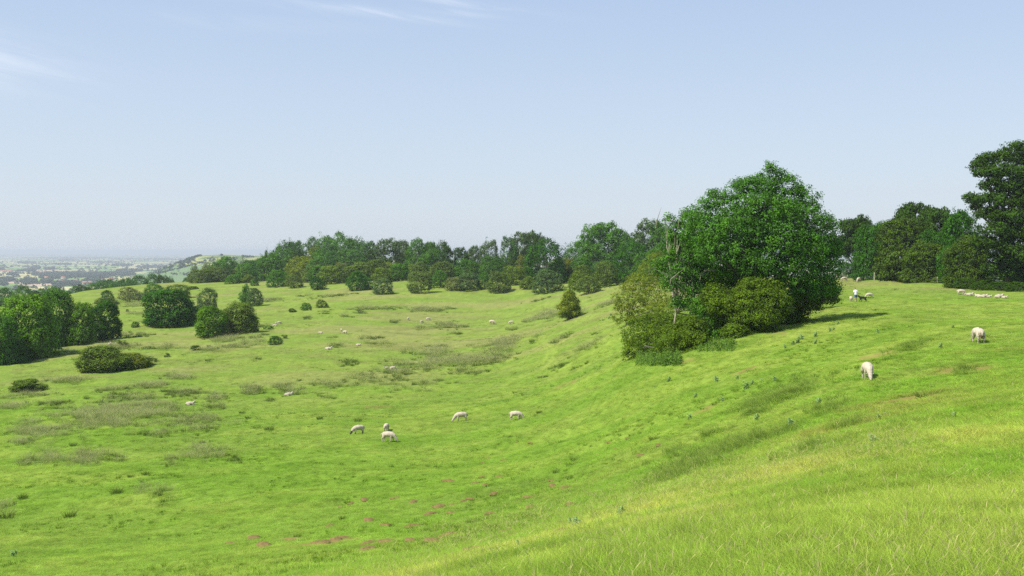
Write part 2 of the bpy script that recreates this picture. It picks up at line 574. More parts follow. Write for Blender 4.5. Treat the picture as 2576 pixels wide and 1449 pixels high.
# bare patches of soil trodden or scratched open on the valley floor and the bank (picture readings -> ground)
V = np.stack([_gx.ravel(), _gy.ravel(), GZ.ravel()], -1)
sw = sward(_gx.ravel(), _gy.ravel())
WEAR = []
for (zn, zx, zy, r, st) in ((7, 870, 1180, .38, .8), (7, 120, 1215, .55, .9), (7, 20, 1240, .45, .9), (7, 310, 1280, .4, .7), (6, 1910, 1200, .35, .8),
                            (6, 1990, 1250, .4, .7), (8, 490, 275, .7, .5), (8, 255, 505, .6, .5), (8, 1440, 440, .7, .6), (8, 1730, 285, .7, .55),
                            (8, 1220, 205, .8, .5), (4, 530, 1355, .7, .5), (4, 1480, 1020, 1.3, .4), (4, 1110, 1170, .6, .6), (4, 900, 1400, .8, .3), (7, 380, 338, 1.1, .45), (7, 1630, 185, 1.1, .4)):
    p = at(*Z(zn, zx, zy))
    WEAR.append((p.x, p.y, r, st))
    d = np.hypot((V[:, 0] - p.x) / 1.5, V[:, 1] - p.y) + (fbm(V[:, 0] * 2.1, V[:, 1] * 2.1, 5, 3) - .5) * r * 1.6
    t = (1 - sstep(r * .55, r * 1.15, d)) * st
    sw = lerp(sw, C_SOIL, t)
TRACKS = [([(7, 500, 560), (7, 600, 515), (7, 700, 480), (7, 800, 440), (7, 870, 415)], .35, .45), ([(3, 1290, 1270), (3, 1370, 1330), (3, 1400, 1390), (3, 1390, 1440), (3, 1350, 1520)], .35, -.5), ([(3, 1350, 1255), (3, 1435, 1325), (3, 1470, 1390), (3, 1450, 1450), (3, 1400, 1530)], .35, -.5),
          ([(8, 330, 420), (8, 560, 330), (8, 800, 240), (8, 1060, 160), (8, 1300, 90)], .3, .3), ([(8, 250, 560), (8, 480, 480), (8, 760, 380), (8, 1000, 290), (8, 1300, 200), (8, 1600, 120)], .3, .28), ([(3, 860, 1170), (3, 940, 1130), (3, 1000, 1105)], .4, .5), ([(6, 300, 1300), (6, 700, 1220), (6, 1100, 1180), (6, 1500, 1090)], .25, .3)]
for (line, hw_, st) in TRACKS:
    q = [at(*Z(*t)) for t in line]
    best = np.full(len(V), 1e9)
    for a_, b_ in zip(q[:-1], q[1:]):
        ab = np.array((b_.x - a_.x, b_.y - a_.y))
        t = np.clip(((V[:, 0] - a_.x) * ab[0] + (V[:, 1] - a_.y) * ab[1]) / (ab @ ab), 0, 1)
        best = np.minimum(best, np.hypot(V[:, 0] - a_.x - t * ab[0], V[:, 1] - a_.y - t * ab[1]))
    best = best + (fbm(V[:, 0] * .9, V[:, 1] * .9, 15, 2) - .5) * .5
    sw = lerp(sw, C_DARK if st > 0 else C_YELL * 1.1, (1 - sstep(hw_ * .5, hw_ * 1.6, best)) * abs(st))
hill = link('grass_hillside', mesh_np('grass_hillside', V, grid_faces(NA, NS), (M_TURF,), True, colors={'sward': ('POINT', sw)}))
tag(hill, 'sheep cropped green grass hillside and valley bowl', 'hillside', kind='structure')

PLAIN_Z = -95.0


def plain_field_mat():
    m, nt, b = new_mat('field_patchwork')
    at_ = nd(nt, 'ShaderNodeAttribute', attribute_name='field')
    geo = nd(nt, 'ShaderNodeNewGeometry')
    n1 = noise(nt, .012, 4, .6, geo.outputs['Position'])
    c = nd(nt, 'ShaderNodeVectorMath', operation='SCALE')
    nt.links.new(at_.outputs['Color'], c.inputs[0])
    nt.links.new(math_node(nt, 'MULTIPLY_ADD', n1, .5, .75), c.inputs['Scale'])
    nt.links.new(c.outputs[0], b.inputs['Base Color'])
    b.inputs['Roughness'].default_value = .95
    b.inputs['Specular IOR Level'].default_value = .05
    return m


M_FIELD = plain_field_mat()


def build_plain():
    # a jittered lattice of fields, larger with distance where single hedged fields can no longer be told apart
    ys = [700.0]
    while ys[-1] < 42000:
        ys.append(ys[-1] + 190 + .022 * ys[-1])
    ys = np.array(ys)
    nx = 110
    ax = np.linspace(-1.35, 1.35, nx)
    V = []
    for j, y in enumerate(ys):
        x = ax * (y + 2200)
        step = (ax[1] - ax[0]) * (y + 2200)
        jx = (hash2(np.arange(nx), np.full(nx, j), 3) - .5) * step * .55
        jy = (hash2(np.arange(nx), np.full(nx, j), 9) - .5) * (190 + .022 * y) * .55
        V.append(np.stack([x + jx, y + jy, np.full(nx, PLAIN_Z)], -1))
    V = np.concatenate(V)
    ns = len(ys)
    i, j = np.meshgrid(np.arange(ns - 1), np.arange(nx - 1), indexing='ij')
    k = (i * nx + j).ravel()
    Fc = np.stack([k, k + 1, k + nx + 1, k + nx], -1)
    pal = np.array([(.11, .20, .05), (.16, .25, .06), (.34, .33, .13), (.42, .38, .17), (.09, .15, .045), (.38, .29, .20), (.07, .12, .04), (.46, .43, .24), (.13, .21, .075)])
    w = np.array([.22, .15, .12, .09, .15, .03, .13, .03, .05])
    r = np.random.default_rng(5)
    ci = r.choice(len(pal), size=len(Fc), p=w / w.sum())
    cy = V[Fc[:, 0], 1]
    cx = V[Fc[:, 0], 0]
    c = pal[ci] * r.uniform(1.0, 1.3, (len(Fc), 1))
    # the middle distance of the vale carries more ripening corn
    corn = (sstep(3300, 4200, cy) * (1 - sstep(8500, 11000, cy))) * .55
    pick = r.random(len(Fc)) < corn * .8
    c[pick] = np.array((.36, .35, .17)) * r.uniform(.85, 1.15, (pick.sum(), 1))
    cc = np.repeat(c, 4, axis=0)
    o = link('plain', mesh_np('plain', V, Fc, (M_FIELD,), False, colors={'field': ('CORNER', cc)}))
    tag(o, 'broad flat vale of small hedged fields far below the hills', 'plain', kind='structure')


build_plain()


def far_hill_z(x, y):
    # crest read off the photo at about 2.9 km
    px = x / y * F + 1288
    crest = np.interp(px, [330, 370, 400, 430, 460, 490, 510, 560, 640, 720, 900, 1300, 1700], [-97, -74, -60, -44, -30, -17, -13, -11, -14, -18, -30, -60, -97])
    side = sstep(1750, 2900, y) * (1 - sstep(3300, 5000, y))
    return -97 + (crest + 97) * side


def build_far_hill():
    xs = np.linspace(-1350, 600, 170)
    ys = np.linspace(1700, 5000, 130)
    X, Y = np.meshgrid(xs, ys, indexing='ij')
    Zv = far_hill_z(X, Y)
    V = np.stack([X.ravel(), Y.ravel(), Zv.ravel()], -1)
    px = X / Y * F + 1288
    py = -Zv / Y * F + 632
    c = np.broadcast_to(np.array((.13, .20, .085)), X.shape + (3,)).copy()
    top = sstep(668, 662, py + (fbm(X / 150, Y / 150, 3, 2) - .5) * 6) if False else (py + (fbm(X / 150, Y / 150, 3, 2) - .5) * 5 < 667)
    c[top] = (.29, .31, .11)
    rough = top & (fbm(X / 90, Y / 130, 8, 3) > .56)
    c[rough] = (.11, .17, .06)
    o = link('far_hill', mesh_np('far_hill', V, grid_faces(170, 130), (M_FIELD,), True, colors={'field': ('POINT', c.reshape(-1, 3))}))
    tag(o, 'pale grassy headland rising out of the vale', 'hill', kind='structure')


build_far_hill()


def build_haze():
    bm = bmesh.new()
    bmesh.ops.create_cube(bm, size=1.0)
    x0, x1, y0, y1, z0, z1 = -62000, 62000, -3000, 44000, -103, 24
    for v in bm.verts:
        v.co = Vector(((x0 + x1) / 2 + v.co.x * (x1 - x0), (y0 + y1) / 2 + v.co.y * (y1 - y0), (z0 + z1) / 2 + v.co.z * (z1 - z0)))
    me = bpy.data.meshes.new('haze')
    bm.to_mesh(me)
    bm.free()
    m = bpy.data.materials.new('pale_air')
    m.use_nodes = True
    nt = m.node_tree
    nt.nodes.clear()
    pv = nd(nt, 'ShaderNodeVolumePrincipled')
    pv.inputs['Color'].default_value = (.82, .88, .915, 1)
    pv.inputs['Density'].default_value = 0.00012
    pv.inputs['Anisotropy'].default_value = 0.1
    mo = nd(nt, 'ShaderNodeOutputMaterial')
    nt.links.new(pv.outputs[0], mo.inputs['Volume'])
    me.materials.append(m)
    o = link('haze', me)
    tag(o, 'thin summer haze lying over the vale', 'haze', kind='stuff')


build_haze()

# ------------------------------------------------------------------ foliage building
def unit(v):
    return v / (np.linalg.norm(v, axis=-1, keepdims=True) + 1e-9)


def leaves_mesh(name, P, N, size, seed, mat, aspect=.62, rnd=None):
    """diamond shaped leaf sprays at P facing N"""
    r = np.random.default_rng(seed)
    n = len(P)
    t = unit(np.cross(N, unit(r.normal(size=(n, 3)))))
    b = np.cross(N, t)
    s = (size * r.uniform(.6, 1.35, n))[:, None]
    bend = N * s * .18
    V = np.empty((n, 4, 3))
    V[:, 0] = P - t * s * .5 - bend
    V[:, 1] = P + b * s * .5 * aspect
    V[:, 2] = P + t * s * .5 - bend
    V[:, 3] = P - b * s * .5 * aspect
    Fc = np.arange(n * 4).reshape(n, 4)
    if rnd is None:
        rnd = r.random(n)
    return mesh_np(name, V.reshape(-1, 3), Fc, (mat,), False, attrs={'rnd': ('POINT', np.repeat(rnd, 4))})


def crown_pts(lobes, n, per, clump, seed, depth=.28, cut=.78, zlow=-.75, lump=.16, flat=.75):
    """leaf positions and normals: clumps sitting on and in a set of ellipsoid boughs"""
    r = np.random.default_rng(seed)
    L = np.array(lobes, float)
    w = (L[:, 3] * L[:, 4] + L[:, 3] * L[:, 5] + L[:, 4] * L[:, 5])
    nc = max(8, n // per)
    k = nc * 3
    li = r.choice(len(L), size=k, p=w / w.sum())
    d = unit(r.normal(size=(k, 3)))
    d[:, 2] = np.where(d[:, 2] < zlow, -d[:, 2], d[:, 2])
    q = 1 - depth * r.random(k) ** 1.8 + (r.random(k) < .13) * r.random(k) * .20
    q = q + lump * (fbm(d[:, 0] * 2.2 + li * 7.7 + seed, d[:, 2] * 2.2 + d[:, 1] * 1.7, seed, 2) - .5) * 2
    c = L[li, :3] + d * L[li, 3:] * q[:, None]
    keep = np.ones(k, bool)
    for m in range(len(L)):
        e = (((c - L[m, :3]) / L[m, 3:]) ** 2).sum(-1)
        keep &= ~((e < cut ** 2) & (li != m))
    c, d, li = c[keep][:nc], d[keep][:nc], li[keep][:nc]
    nc = len(c)
    m = per
    ci = np.repeat(np.arange(nc), m)
    off = unit(r.normal(size=(nc * m, 3))) * (r.random(nc * m) ** .5)[:, None]
    cs = (clump * r.uniform(.6, 1.3, nc))[ci][:, None]
    o = off * cs
    o[:, 2] *= flat
    P = c[ci] + o
    N = unit(d[ci] * .55 + off * .75 + r.normal(size=P.shape) * .33 + np.array((0, 0, .28)))
    rnd = np.clip(.5 + (r.random(nc)[ci] - .5) * .8 + (r.random(nc * m) - .5) * .6, 0, 1)
    return P, N, rnd


def tube(pts_, radii, sides=7):
    pts_ = np.array(pts_, float)
    n = len(pts_)
    V, Fc = [], []
    for i in range(n):
        d = pts_[min(i + 1, n - 1)] - pts_[max(i - 1, 0)]
        d = d / (np.linalg.norm(d) + 1e-9)
        a = np.cross(d, (0, 1, 0.01) if abs(d[1]) < .9 else (1, 0, 0))
        a = a / (np.linalg.norm(a) + 1e-9)
        b = np.cross(d, a)
        for k in range(sides):
            t = 2 * math.pi * k / sides
            V.append(pts_[i] + (a * math.cos(t) + b * math.sin(t)) * radii[i])
    for i in range(n - 1):
        for k in range(sides):
            k2 = (k + 1) % sides
            Fc.append((i * sides + k, i * sides + k2, (i + 1) * sides + k2, (i + 1) * sides + k))
    return np.array(V), np.array(Fc)


def join_tubes(name, tubes, mat):
    Vs, Fs, o = [], [], 0
    for (p, r_, s) in tubes:
        V, Fc = tube(p, r_, s)
        Vs.append(V)
        Fs.append(Fc + o)
        o += len(V)
    return mesh_np(name, np.concatenate(Vs), np.concatenate(Fs), (mat,), True)


def limbs_to(lobes, base, rad, seed, fork=.35, wob=.06, sides=6, thin=.28, every=1):
    """a trunk that forks into one limb per bough"""
    r = np.random.default_rng(seed)
    L = np.array(lobes, float)
    top = L[:, 2].max()
    f = np.array((base[0] + (L[:, 0].mean() - base[0]) * .35, base[1] + (L[:, 1].mean() - base[1]) * .35, base[2] + (top - base[2]) * fork))
    tubes = [([base, (np.array(base) + f) / 2 + r.normal(size=3) * wob * (top - base[2]) * .3, f], [rad * 1.25, rad * .95, rad * .8], sides + 2)]
    for l in L[::every]:
        e = l[:3] + np.array((0, 0, l[5] * .25))
        m1 = f + (e - f) * .35 + np.array((0, 0, (e[2] - f[2]) * .12)) + r.normal(size=3) * wob * np.linalg.norm(e - f)
        m2 = f + (e - f) * .7 + r.normal(size=3) * wob * np.linalg.norm(e - f)
        tubes.append(([f, m1, m2, e], [rad * .62, rad * .45, rad * thin, rad * .08], sides))
        for _ in range(2):
            g = e + (r.normal(size=3) * l[3:] * .6)
            tubes.append(([m2, (m2 + g) / 2 + r.normal(size=3) * .04, g], [rad * thin * .8, rad * .12, rad * .03], 4))
    return tubes


# ---- shared tree and bush kinds, one unit high and wide, scaled per plant
KIND = {}


def rand_lobes(kind, seed):
    r = np.random.default_rng(seed)
    L = []
    if kind == 'bush':            # rounded hawthorn, leafy to the ground
        L.append((0, 0, .38, .42, .42, .42))
        for k in range(8):
            t = k / 8 * 6.283 + r.uniform(-.3, .3)
            rr = r.uniform(.22, .30)
            L.append((math.cos(t) * rr, math.sin(t) * rr, r.uniform(.13, .40), r.uniform(.16, .23), r.uniform(.16, .23), r.uniform(.18, .26)))
        for k in range(4):
            L.append((r.uniform(-.2, .2), r.uniform(-.2, .2), r.uniform(.62, .78), r.uniform(.15, .24), r.uniform(.15, .24), r.uniform(.14, .22)))
    elif kind == 'dome':          # dense broad tree, foliage almost to the ground
        L.append((0, 0, .50, .40, .40, .46))
        L.append((0, 0, .30, .42, .42, .26))
        for k in range(7):
            t = k / 7 * 6.283
            L.append((math.cos(t) * .27, math.sin(t) * .27, .13, .19, .19, .13))
        for k in range(12):
            t = k / 12 * 6.283 * 1.62 + r.uniform(-.3, .3)
            z = .16 + .74 * (k / 12) + r.uniform(-.05, .05)
            rr = .34 * math.sqrt(max(.03, 1 - ((z - .35) / .66) ** 2)) * r.uniform(.8, 1.05)
            q = r.uniform(.14, .21)
            L.append((math.cos(t) * rr, math.sin(t) * rr, z * .96, q, q, q * r.uniform(.85, 1.05)))
    elif kind == 'open':          # standard tree: bare trunk, airy rounded head with sky gaps
        for k in range(24):
            t = k * 2.4 + r.uniform(-.4, .4)
            z = .36 + .50 * (k / 23) + r.uniform(-.06, .06)
            rr = .42 * math.sqrt(max(.05, 1 - ((z - .50) / .50) ** 2)) * r.uniform(.55, 1.0)
            s = r.uniform(.10, .155)
            L.append((math.cos(t) * rr, math.sin(t) * rr, z, s * 1.25, s * 1.25, s * .72))
        for k in range(5):
            L.append((r.uniform(-.17, .17), r.uniform(-.17, .17), r.uniform(.83, .93), .14, .14, .08))
    elif kind == 'column':        # narrow upright young tree
        for k in range(16):
            z = .10 + .82 * k / 15
            s = .36 * (1 - abs(z - .30) * 1.15) + .02
            t = k * 2.4
            L.append((math.cos(t) * s * .62, math.sin(t) * s * .62, z + r.uniform(-.03, .03), s * r.uniform(.45, .9), s * r.uniform(.45, .9), .11))
    elif kind == 'sparse':        # thin low bush, stems showing
        for k in range(10):
            t = r.uniform(0, 6.28)
            rr = r.uniform(.05, .4)
            L.append((math.cos(t) * rr, math.sin(t) * rr, r.uniform(.2, .75) * (1 - rr * .6), .12, .12, .16))
    return L


def make_kind(kind, i, n, leaf):
    seed = 100 + i * 17 + sum(map(ord, kind))
    L = rand_lobes(kind, seed)
    per = {'bush': 14, 'dome': 14, 'open': 16, 'column': 12, 'sparse': 10}[kind]
    cl = {'bush': .075, 'dome': .07, 'open': .06, 'column': .12, 'sparse': .09}[kind]
    P, N, rnd = crown_pts(L, n, per, cl, seed, depth=.30 if kind != 'open' else .8, cut=.72, lump=.2)
    for ax in (0, 1):
        lo, hi = np.percentile(P[:, ax], (1.2, 98.8))
        k_ = 1 / (hi - lo)
        P[:, ax] = (P[:, ax] - (lo + hi) / 2) * k_
        L = [tuple((l[q] - (lo + hi) / 2) * k_ if q == ax else l[q] for q in range(6)) for l in L]
    zt = np.percentile(P[:, 2], 99.3)
    P[:, 2] /= zt
    L = [(l[0], l[1], l[2] / zt, l[3], l[4], l[5]) for l in L]
    P[:, 2] = np.maximum(P[:, 2], .012)
    crown = leaves_mesh('crown', P, N, leaf, seed, M_LEAF, rnd=rnd)
    rad = {'bush': .03, 'dome': .035, 'open': .026, 'column': .03, 'sparse': .018}[kind]
    fork = {'bush': .12, 'dome': .2, 'open': .30, 'column': .3, 'sparse': .1}[kind]
    sub = [l for l in L if l[2] > .3][:12] if kind != 'sparse' else L
    if kind in ('dome', 'bush'):
        sub = [(l[0] * .62, l[1] * .62, l[2] * .8, l[3], l[4], l[5]) for l in sub]
    trunk = join_tubes('trunk', limbs_to(sub, (0, 0, -.03), rad, seed, fork), M_BARK)
    return crown, trunk


def kind_mesh(kind, i, fine=False):
    key = (kind, i, fine)
    if key not in KIND:
        if fine:
            KIND[key] = make_kind(kind, i, 20000, {'column': .05, 'sparse': .05}.get(kind, .038))
        else:
            KIND[key] = make_kind(kind, i, {'bush': 7000, 'dome': 10500, 'open': 10000, 'column': 4200, 'sparse': 1400}[kind],
                                  {'bush': .043, 'dome': .036, 'open': .034, 'column': .055, 'sparse': .07}[kind])
    return KIND[key]


TINT = {
    'green': (.082, .208, .020), 'bright': (.116, .250, .015), 'dark': (.052, .115, .012), 'blue': (.078, .182, .030), 'olive': (.135, .215, .026),
    'yellow': (.180, .245, .022), 'brown': (.125, .195, .036), 'grey': (.105, .180, .056), 'pale': (.185, .225, .070), 'deep': (.046, .142, .010), 'gold': (.185, .205, .022),
    'shade': (.072, .132, .013), 'thorn': (.112, .192, .015), 'ash': (.082, .215, .026),
}
COUNT = {}


def plant(name, kind, loc, w, h, tint, label, cat='tree', group=None, fine=False, depth=None, jit=.10):
    v = COUNT.get(kind, 0)
    COUNT[kind] = v + 1
    nv = 3 if fine else 5
    crown, trunk = kind_mesh(kind, v % nv, fine)
    o = bpy.data.objects.new(name, None)
    COL.objects.link(o)
    o.empty_display_size = .3
    o.location = loc
    r = random.Random(v * 31 + int(loc[0] * 7))
    o.rotation_euler = (0, 0, r.uniform(0, 6.283))
    wd = w * .5 + (depth or w) * .5
    o.scale = (wd * 1.04, wd * 1.04, h)
    tag(o, label, cat, group)
    c = link('crown', crown, o)
    t = link('trunk', trunk, o)
    base = np.array(TINT[tint]) * r.uniform(1 - jit, 1 + jit)
    c.color = (*base, 1)
    return o


ORD = ['first', 'second', 'third', 'fourth', 'fifth', 'sixth', 'seventh', 'eighth', 'ninth', 'tenth', 'eleventh', 'twelfth', 'thirteenth', 'fourteenth']
NUM = ['none', 'one', 'two', 'three', 'four', 'five', 'six', 'seven', 'eight', 'nine', 'ten', 'eleven', 'twelve', 'thirteen', 'fourteen']
WORD = {'green': 'mid green', 'bright': 'fresh green', 'dark': 'dark green', 'blue': 'bluish green', 'olive': 'olive green', 'yellow': 'yellow green', 'brown': 'brownish',
        'grey': 'grey green', 'pale': 'pale', 'deep': 'deep green', 'gold': 'golden green', 'shade': 'shadowy', 'thorn': 'dark olive', 'ash': 'mid green'}


def by_base(zone, cx, top, base, w, sink=.15):
    """a plant whose foot shows: ground point, width and height in metres"""
    bx, by = Z(zone, cx, base)
    tx, ty = Z(zone, cx, top)
    k = {1: .25, 2: .25, 3: .25, 4: .395, 5: .321, 6: .3826, 7: .3826, 8: .4444, 0: 1}[zone]
    p = at(bx, by)
    W = w * k * p.y / F
    p2 = Vector((p.x * (1 + W * .3 / p.y), p.y + W * .3, 0))
    p2.z = float(ground(p2.x, p2.y)) - sink
    H = at_dist(tx, ty, p2.y).z - p2.z
    return p2, W, max(H, .3)


def by_dist(zone, cx, top, w, Y, sink=.2):
    """a plant whose foot is hidden behind others: stands on the ground at the given distance"""
    tx, ty = Z(zone, cx, top)
    k = {1: .25, 2: .25, 3: .25, 4: .395, 5: .321, 0: 1}[zone]
    t = at_dist(tx, ty, Y)
    gz = float(ground(t.x, t.y)) - sink
    return Vector((t.x, t.y, gz)), w * k * Y / F, max(t.z - gz, 1.0)


# ---- rows of bushes and trees on the far slope: (zone, x, top, base or None, width, kind, tint[, distance])
FRONT = [
    (2, 180, 500, 630, 230, 'bush', 'olive'), (2, 330, 480, 622, 210, 'bush', 'brown'), (2, 480, 555, 640, 120, 'bush', 'green'),
    (2, 570, 480, 612, 200, 'bush', 'olive'), (2, 640, 550, 630, 120, 'bush', 'olive'), (2, 700, 598, 660, 66, 'bush', 'green'), (2, 690, 420, 602, 200, 'dome', 'blue'),
    (2, 940, 515, 672, 180, 'bush', 'green'), (2, 1100, 560, 682, 145, 'bush', 'brown'), (2, 840, 440, 600, 260, 'bush', 'olive'), (2, 960, 415, 605, 260, 'bush', 'brown'),
    (2, 1170, 385, 606, 250, 'dome', 'yellow'), (2, 1240, 440, 608, 170, 'bush', 'olive'), (2, 1390, 365, 612, 230, 'dome', 'blue'), (2, 1335, 580, 702, 125, 'bush', 'deep'),
    (2, 1470, 470, 642, 240, 'bush', 'olive'), (2, 1570, 440, 610, 120, 'bush', 'pale'), (2, 1640, 480, 622, 150, 'bush', 'olive'), (2, 1750, 415, 590, 150, 'bush', 'olive'),
    (2, 1900, 415, 606, 200, 'bush', 'olive'), (2, 1735, 530, 712, 165, 'bush', 'deep'), (2, 1815, 560, 700, 120, 'bush', 'green'), (2, 1995, 600, 746, 165, 'bush', 'grey'),
    (2, 2000, 490, 626, 190, 'bush', 'olive'), (2, 2190, 345, 570, 270, 'bush', 'olive'), (2, 2100, 460, 596, 150, 'bush', 'brown'), (2, 2370, 535, 736, 200, 'bush', 'brown'),
    (3, 110, 430, 640, 200, 'bush', 'brown'), (3, 320, 590, 752, 135, 'bush', 'green'), (3, 330, 505, 690, 220, 'bush', 'brown'), (3, 445, 540, 640, 115, 'bush', 'olive'),
    (3, 565, 480, 620, 120, 'bush', 'olive'), (3, 660, 495, 610, 130, 'bush', 'brown'), (3, 465, 655, 782, 150, 'bush', 'pale'), (3, 580, 615, 784, 190, 'bush', 'grey'),
    (3, 760, 610, 765, 125, 'bush', 'green'), (3, 900, 605, 806, 195, 'bush', 'brown'), (3, 1050, 550, 725, 200, 'bush', 'olive'), (3, 1030, 455, 640, 140, 'bush', 'olive'),
    (3, 1190, 645, 768, 125, 'bush', 'olive'), (3, 1400, 590, 806, 245, 'bush', 'grey'), (3, 1540, 525, 690, 150, 'bush', 'brown'), (3, 1700, 600, 772, 150, 'bush', 'olive'),
    (3, 1810, 650, 812, 190, 'bush', 'brown'), (3, 1760, 540, 706, 170, 'bush', 'olive'), (3, 1980, 510, 742, 210, 'bush', 'brown'), (3, 1640, 560, 680, 110, 'bush', 'olive'),
]
MIDDLE = [
    (3, 250, 355, 350, 275, 'dome', 'blue', 352), (3, 840, 425, 350, 250, 'dome', 'blue', 330), (3, 1370, 258, 350, 390, 'dome', 'deep', 318), (3, 2230, 280, 350, 340, 'dome', 'deep', 285),
    (3, 1145, 425, 350, 130, 'bush', 'gold', 345), (3, 1615, 455, 350, 100, 'bush', 'gold', 330), (3, 2420, 400, 350, 300, 'dome', 'green', 262), (2, 2350, 420, 350, 190, 'bush', 'brown', 345),
    (2, 620, 440, 350, 200, 'dome', 'green', 415), (2, 430, 430, 350, 130, 'dome', 'blue', 445), (2, 300, 425, 350, 150, 'dome', 'blue', 450), (2, 180, 520, 350, 200, 'dome', 'olive', 450), (3, 1960, 470, 350, 240, 'dome', 'blue', 318), (3, 1740, 440, 350, 220, 'dome', 'green', 325),
]
WOODTOP = [
    (2, 1000, 215, 0, 250, 'dome', 'blue', 430), (2, 1100, 212, 0, 200, 'dome', 'blue', 440), (2, 1270, 176, 0, 240, 'dome', 'blue', 435), (2, 1420, 162, 0, 280, 'dome', 'green', 430),
    (2, 1580, 126, 0, 280, 'dome', 'green', 425), (2, 1730, 182, 0, 270, 'dome', 'blue', 420), (2, 1840, 215, 0, 230, 'dome', 'blue', 412), (2, 1885, 300, 0, 190, 'dome', 'dark', 400),
    (2, 1000, 290, 0, 300, 'dome', 'green', 410), (2, 850, 330, 0, 230, 'dome', 'green', 412), (2, 1150, 300, 0, 160, 'dome', 'dark', 405), (2, 1310, 270, 0, 180, 'dome', 'yellow', 400),
    (2, 740, 375, 0, 220, 'dome', 'deep', 415), (2, 1480, 250, 0, 280, 'dome', 'blue', 398), (2, 1680, 290, 0, 300, 'dome', 'blue', 392), (2, 820, 300, 0, 55, 'column', 'dark', 440), (2, 1400, 290, 0, 260, 'dome', 'green', 396),
]
SKYLINE = [
    (2, 2060, 186, 0, 260, 'open', 'grey', 385), (2, 2190, 205, 0, 170, 'dome', 'grey', 395), (2, 2335, 190, 0, 230, 'dome', 'green', 375), (2, 2470, 225, 0, 170, 'open', 'blue', 380),
    (3, 210, 290, 0, 140, 'open', 'blue', 385), (3, 325, 285, 0, 160, 'dome', 'dark', 375), (3, 385, 330, 0, 110, 'open', 'dark', 372), (3, 520, 345, 0, 150, 'open', 'dark', 375),
    (3, 650, 328, 0, 150, 'open', 'grey', 380), (3, 810, 275, 0, 210, 'dome', 'grey', 372), (3, 1010, 240, 0, 190, 'dome', 'blue', 362), (3, 1140, 195, 0, 230, 'open', 'grey', 370),
    (3, 1230, 182, 0, 190, 'open', 'grey', 376), (3, 1310, 205, 0, 130, 'open', 'dark', 366), (3, 1680, 290, 0, 250, 'dome', 'green', 350), (3, 1960, 98, 0, 470, 'open', 'green', 338),
    (3, 1930, 170, 0, 360, 'dome', 'green', 345), (3, 2190, 175, 0, 260, 'dome', 'blue', 335), (3, 2420, 66, 0, 330, 'open', 'grey', 322), (3, 2560, 90, 0, 260, 'dome', 'green', 318), (3, 2330, 300, 0, 200, 'dome', 'blue', 318), (3, 2600, 300, 0, 420, 'dome', 'green', 262), (3, 2850, 330, 0, 420, 'dome', 'blue', 262), (3, 3150, 380, 0, 420, 'dome', 'deep', 262),
]


def place_rows(rows, name, cat, group, what, shift=0, widen=1.0, lift=1.0):
    items = []
    for t in rows:
        zn, cx, top, base, w, kd, tint = t[:7]
        w *= widen
        if len(t) > 7:
            p, W, H = by_dist(zn, cx, top, w, t[7] + shift)
        else:
            p, W, H = by_base(zn, cx, top, base, w)
            H *= lift
        items.append((p.x / p.y, p, W, H, kd, tint))
    items.sort(key=lambda q: q[0])
    count = {}
    for i, (q, p, W, H, kd, tint) in enumerate(items):
        px = q * F + 1288
        sec = next(t for lim, t in what[1] if px < lim)
        key = (sec, kd, tint)
        count.setdefault(key, []).append((p, W, H, kd, tint))
    for (sec, kd, tint), lst in count.items():
        for i, (p, W, H, kd, tint) in enumerate(lst):
            order = '' if len(lst) == 1 else (', left one of two' if i == 0 else ', right one of two') if len(lst) == 2 else \
                (', leftmost of %s' % NUM[len(lst)] if i == 0 else ', rightmost of %s' % NUM[len(lst)] if i == len(lst) - 1 else f', {ORD[i]} of {NUM[len(lst)]} from left')
            shape = what[0].get(kd, 'tree')
            plant(name, kd, p, W, H, tint, f'{WORD[tint]} {shape} {sec}{order}', cat, group)


SH = {'bush': 'rounded bush', 'dome': 'domed tree', 'open': 'airy tree', 'column': 'spindly tree'}
place_rows(FRONT, 'hawthorn_bush', 'bush', 'bushes along the foot of the far wood', (SH, ((700, 'at the left end of the wood'), (985, 'below the hilltop wood'), (1200, 'just right of the wood'), (1350, 'left of the big dome tree'), (9999, 'right of the big dome tree'))), 0, 1.22, 1.1)
place_rows(MIDDLE, 'leafy_tree', 'tree', 'domed trees behind the bushes of the far slope', (SH, ((985, 'at the low left end of the wood'), (1300, 'behind bushes right of the wood'), (1450, 'the biggest one of the far slope'), (9999, 'left of the ash thicket'))), 26)
place_rows(WOODTOP, 'wood_tree', 'tree', 'trees of the wood on the far hilltop', (SH, ((790, 'left in the hilltop wood'), (9999, 'in the hilltop wood'))), 48)
place_rows(SKYLINE, 'skyline_tree', 'tree', 'airy trees along the skyline', (SH, ((1130, 'on the skyline beside the wood'), (1400, 'on the skyline in mid photo'), (9999, 'on the skyline by the ash'))), 36)

r = np.random.default_rng(58)
SECOND = []
for px in np.arange(492, 1560, 27):
    px = px + r.uniform(-9, 9)
    py = np.interp(px, [490, 600, 700, 800, 950, 1100, 1250, 1400, 1540], [703, 706, 704, 706, 703, 701, 702, 703, 706]) + r.uniform(-5, 5)
    w = r.uniform(46, 74)
    SECOND.append((0, px, py - w * r.uniform(.62, .85), py, w, 'bush', r.choice(['olive', 'brown', 'green', 'olive', 'brown', 'yellow', 'green'])))
place_rows(SECOND, 'scrub_bush', 'bush', 'scrub stepping up behind the front bushes', ({'bush': 'scrub bush'}, ((700, 'second row left of wood'), (985, 'second row under the wood'), (1300, 'second row mid slope'), (9999, 'second row near dome tree'))))

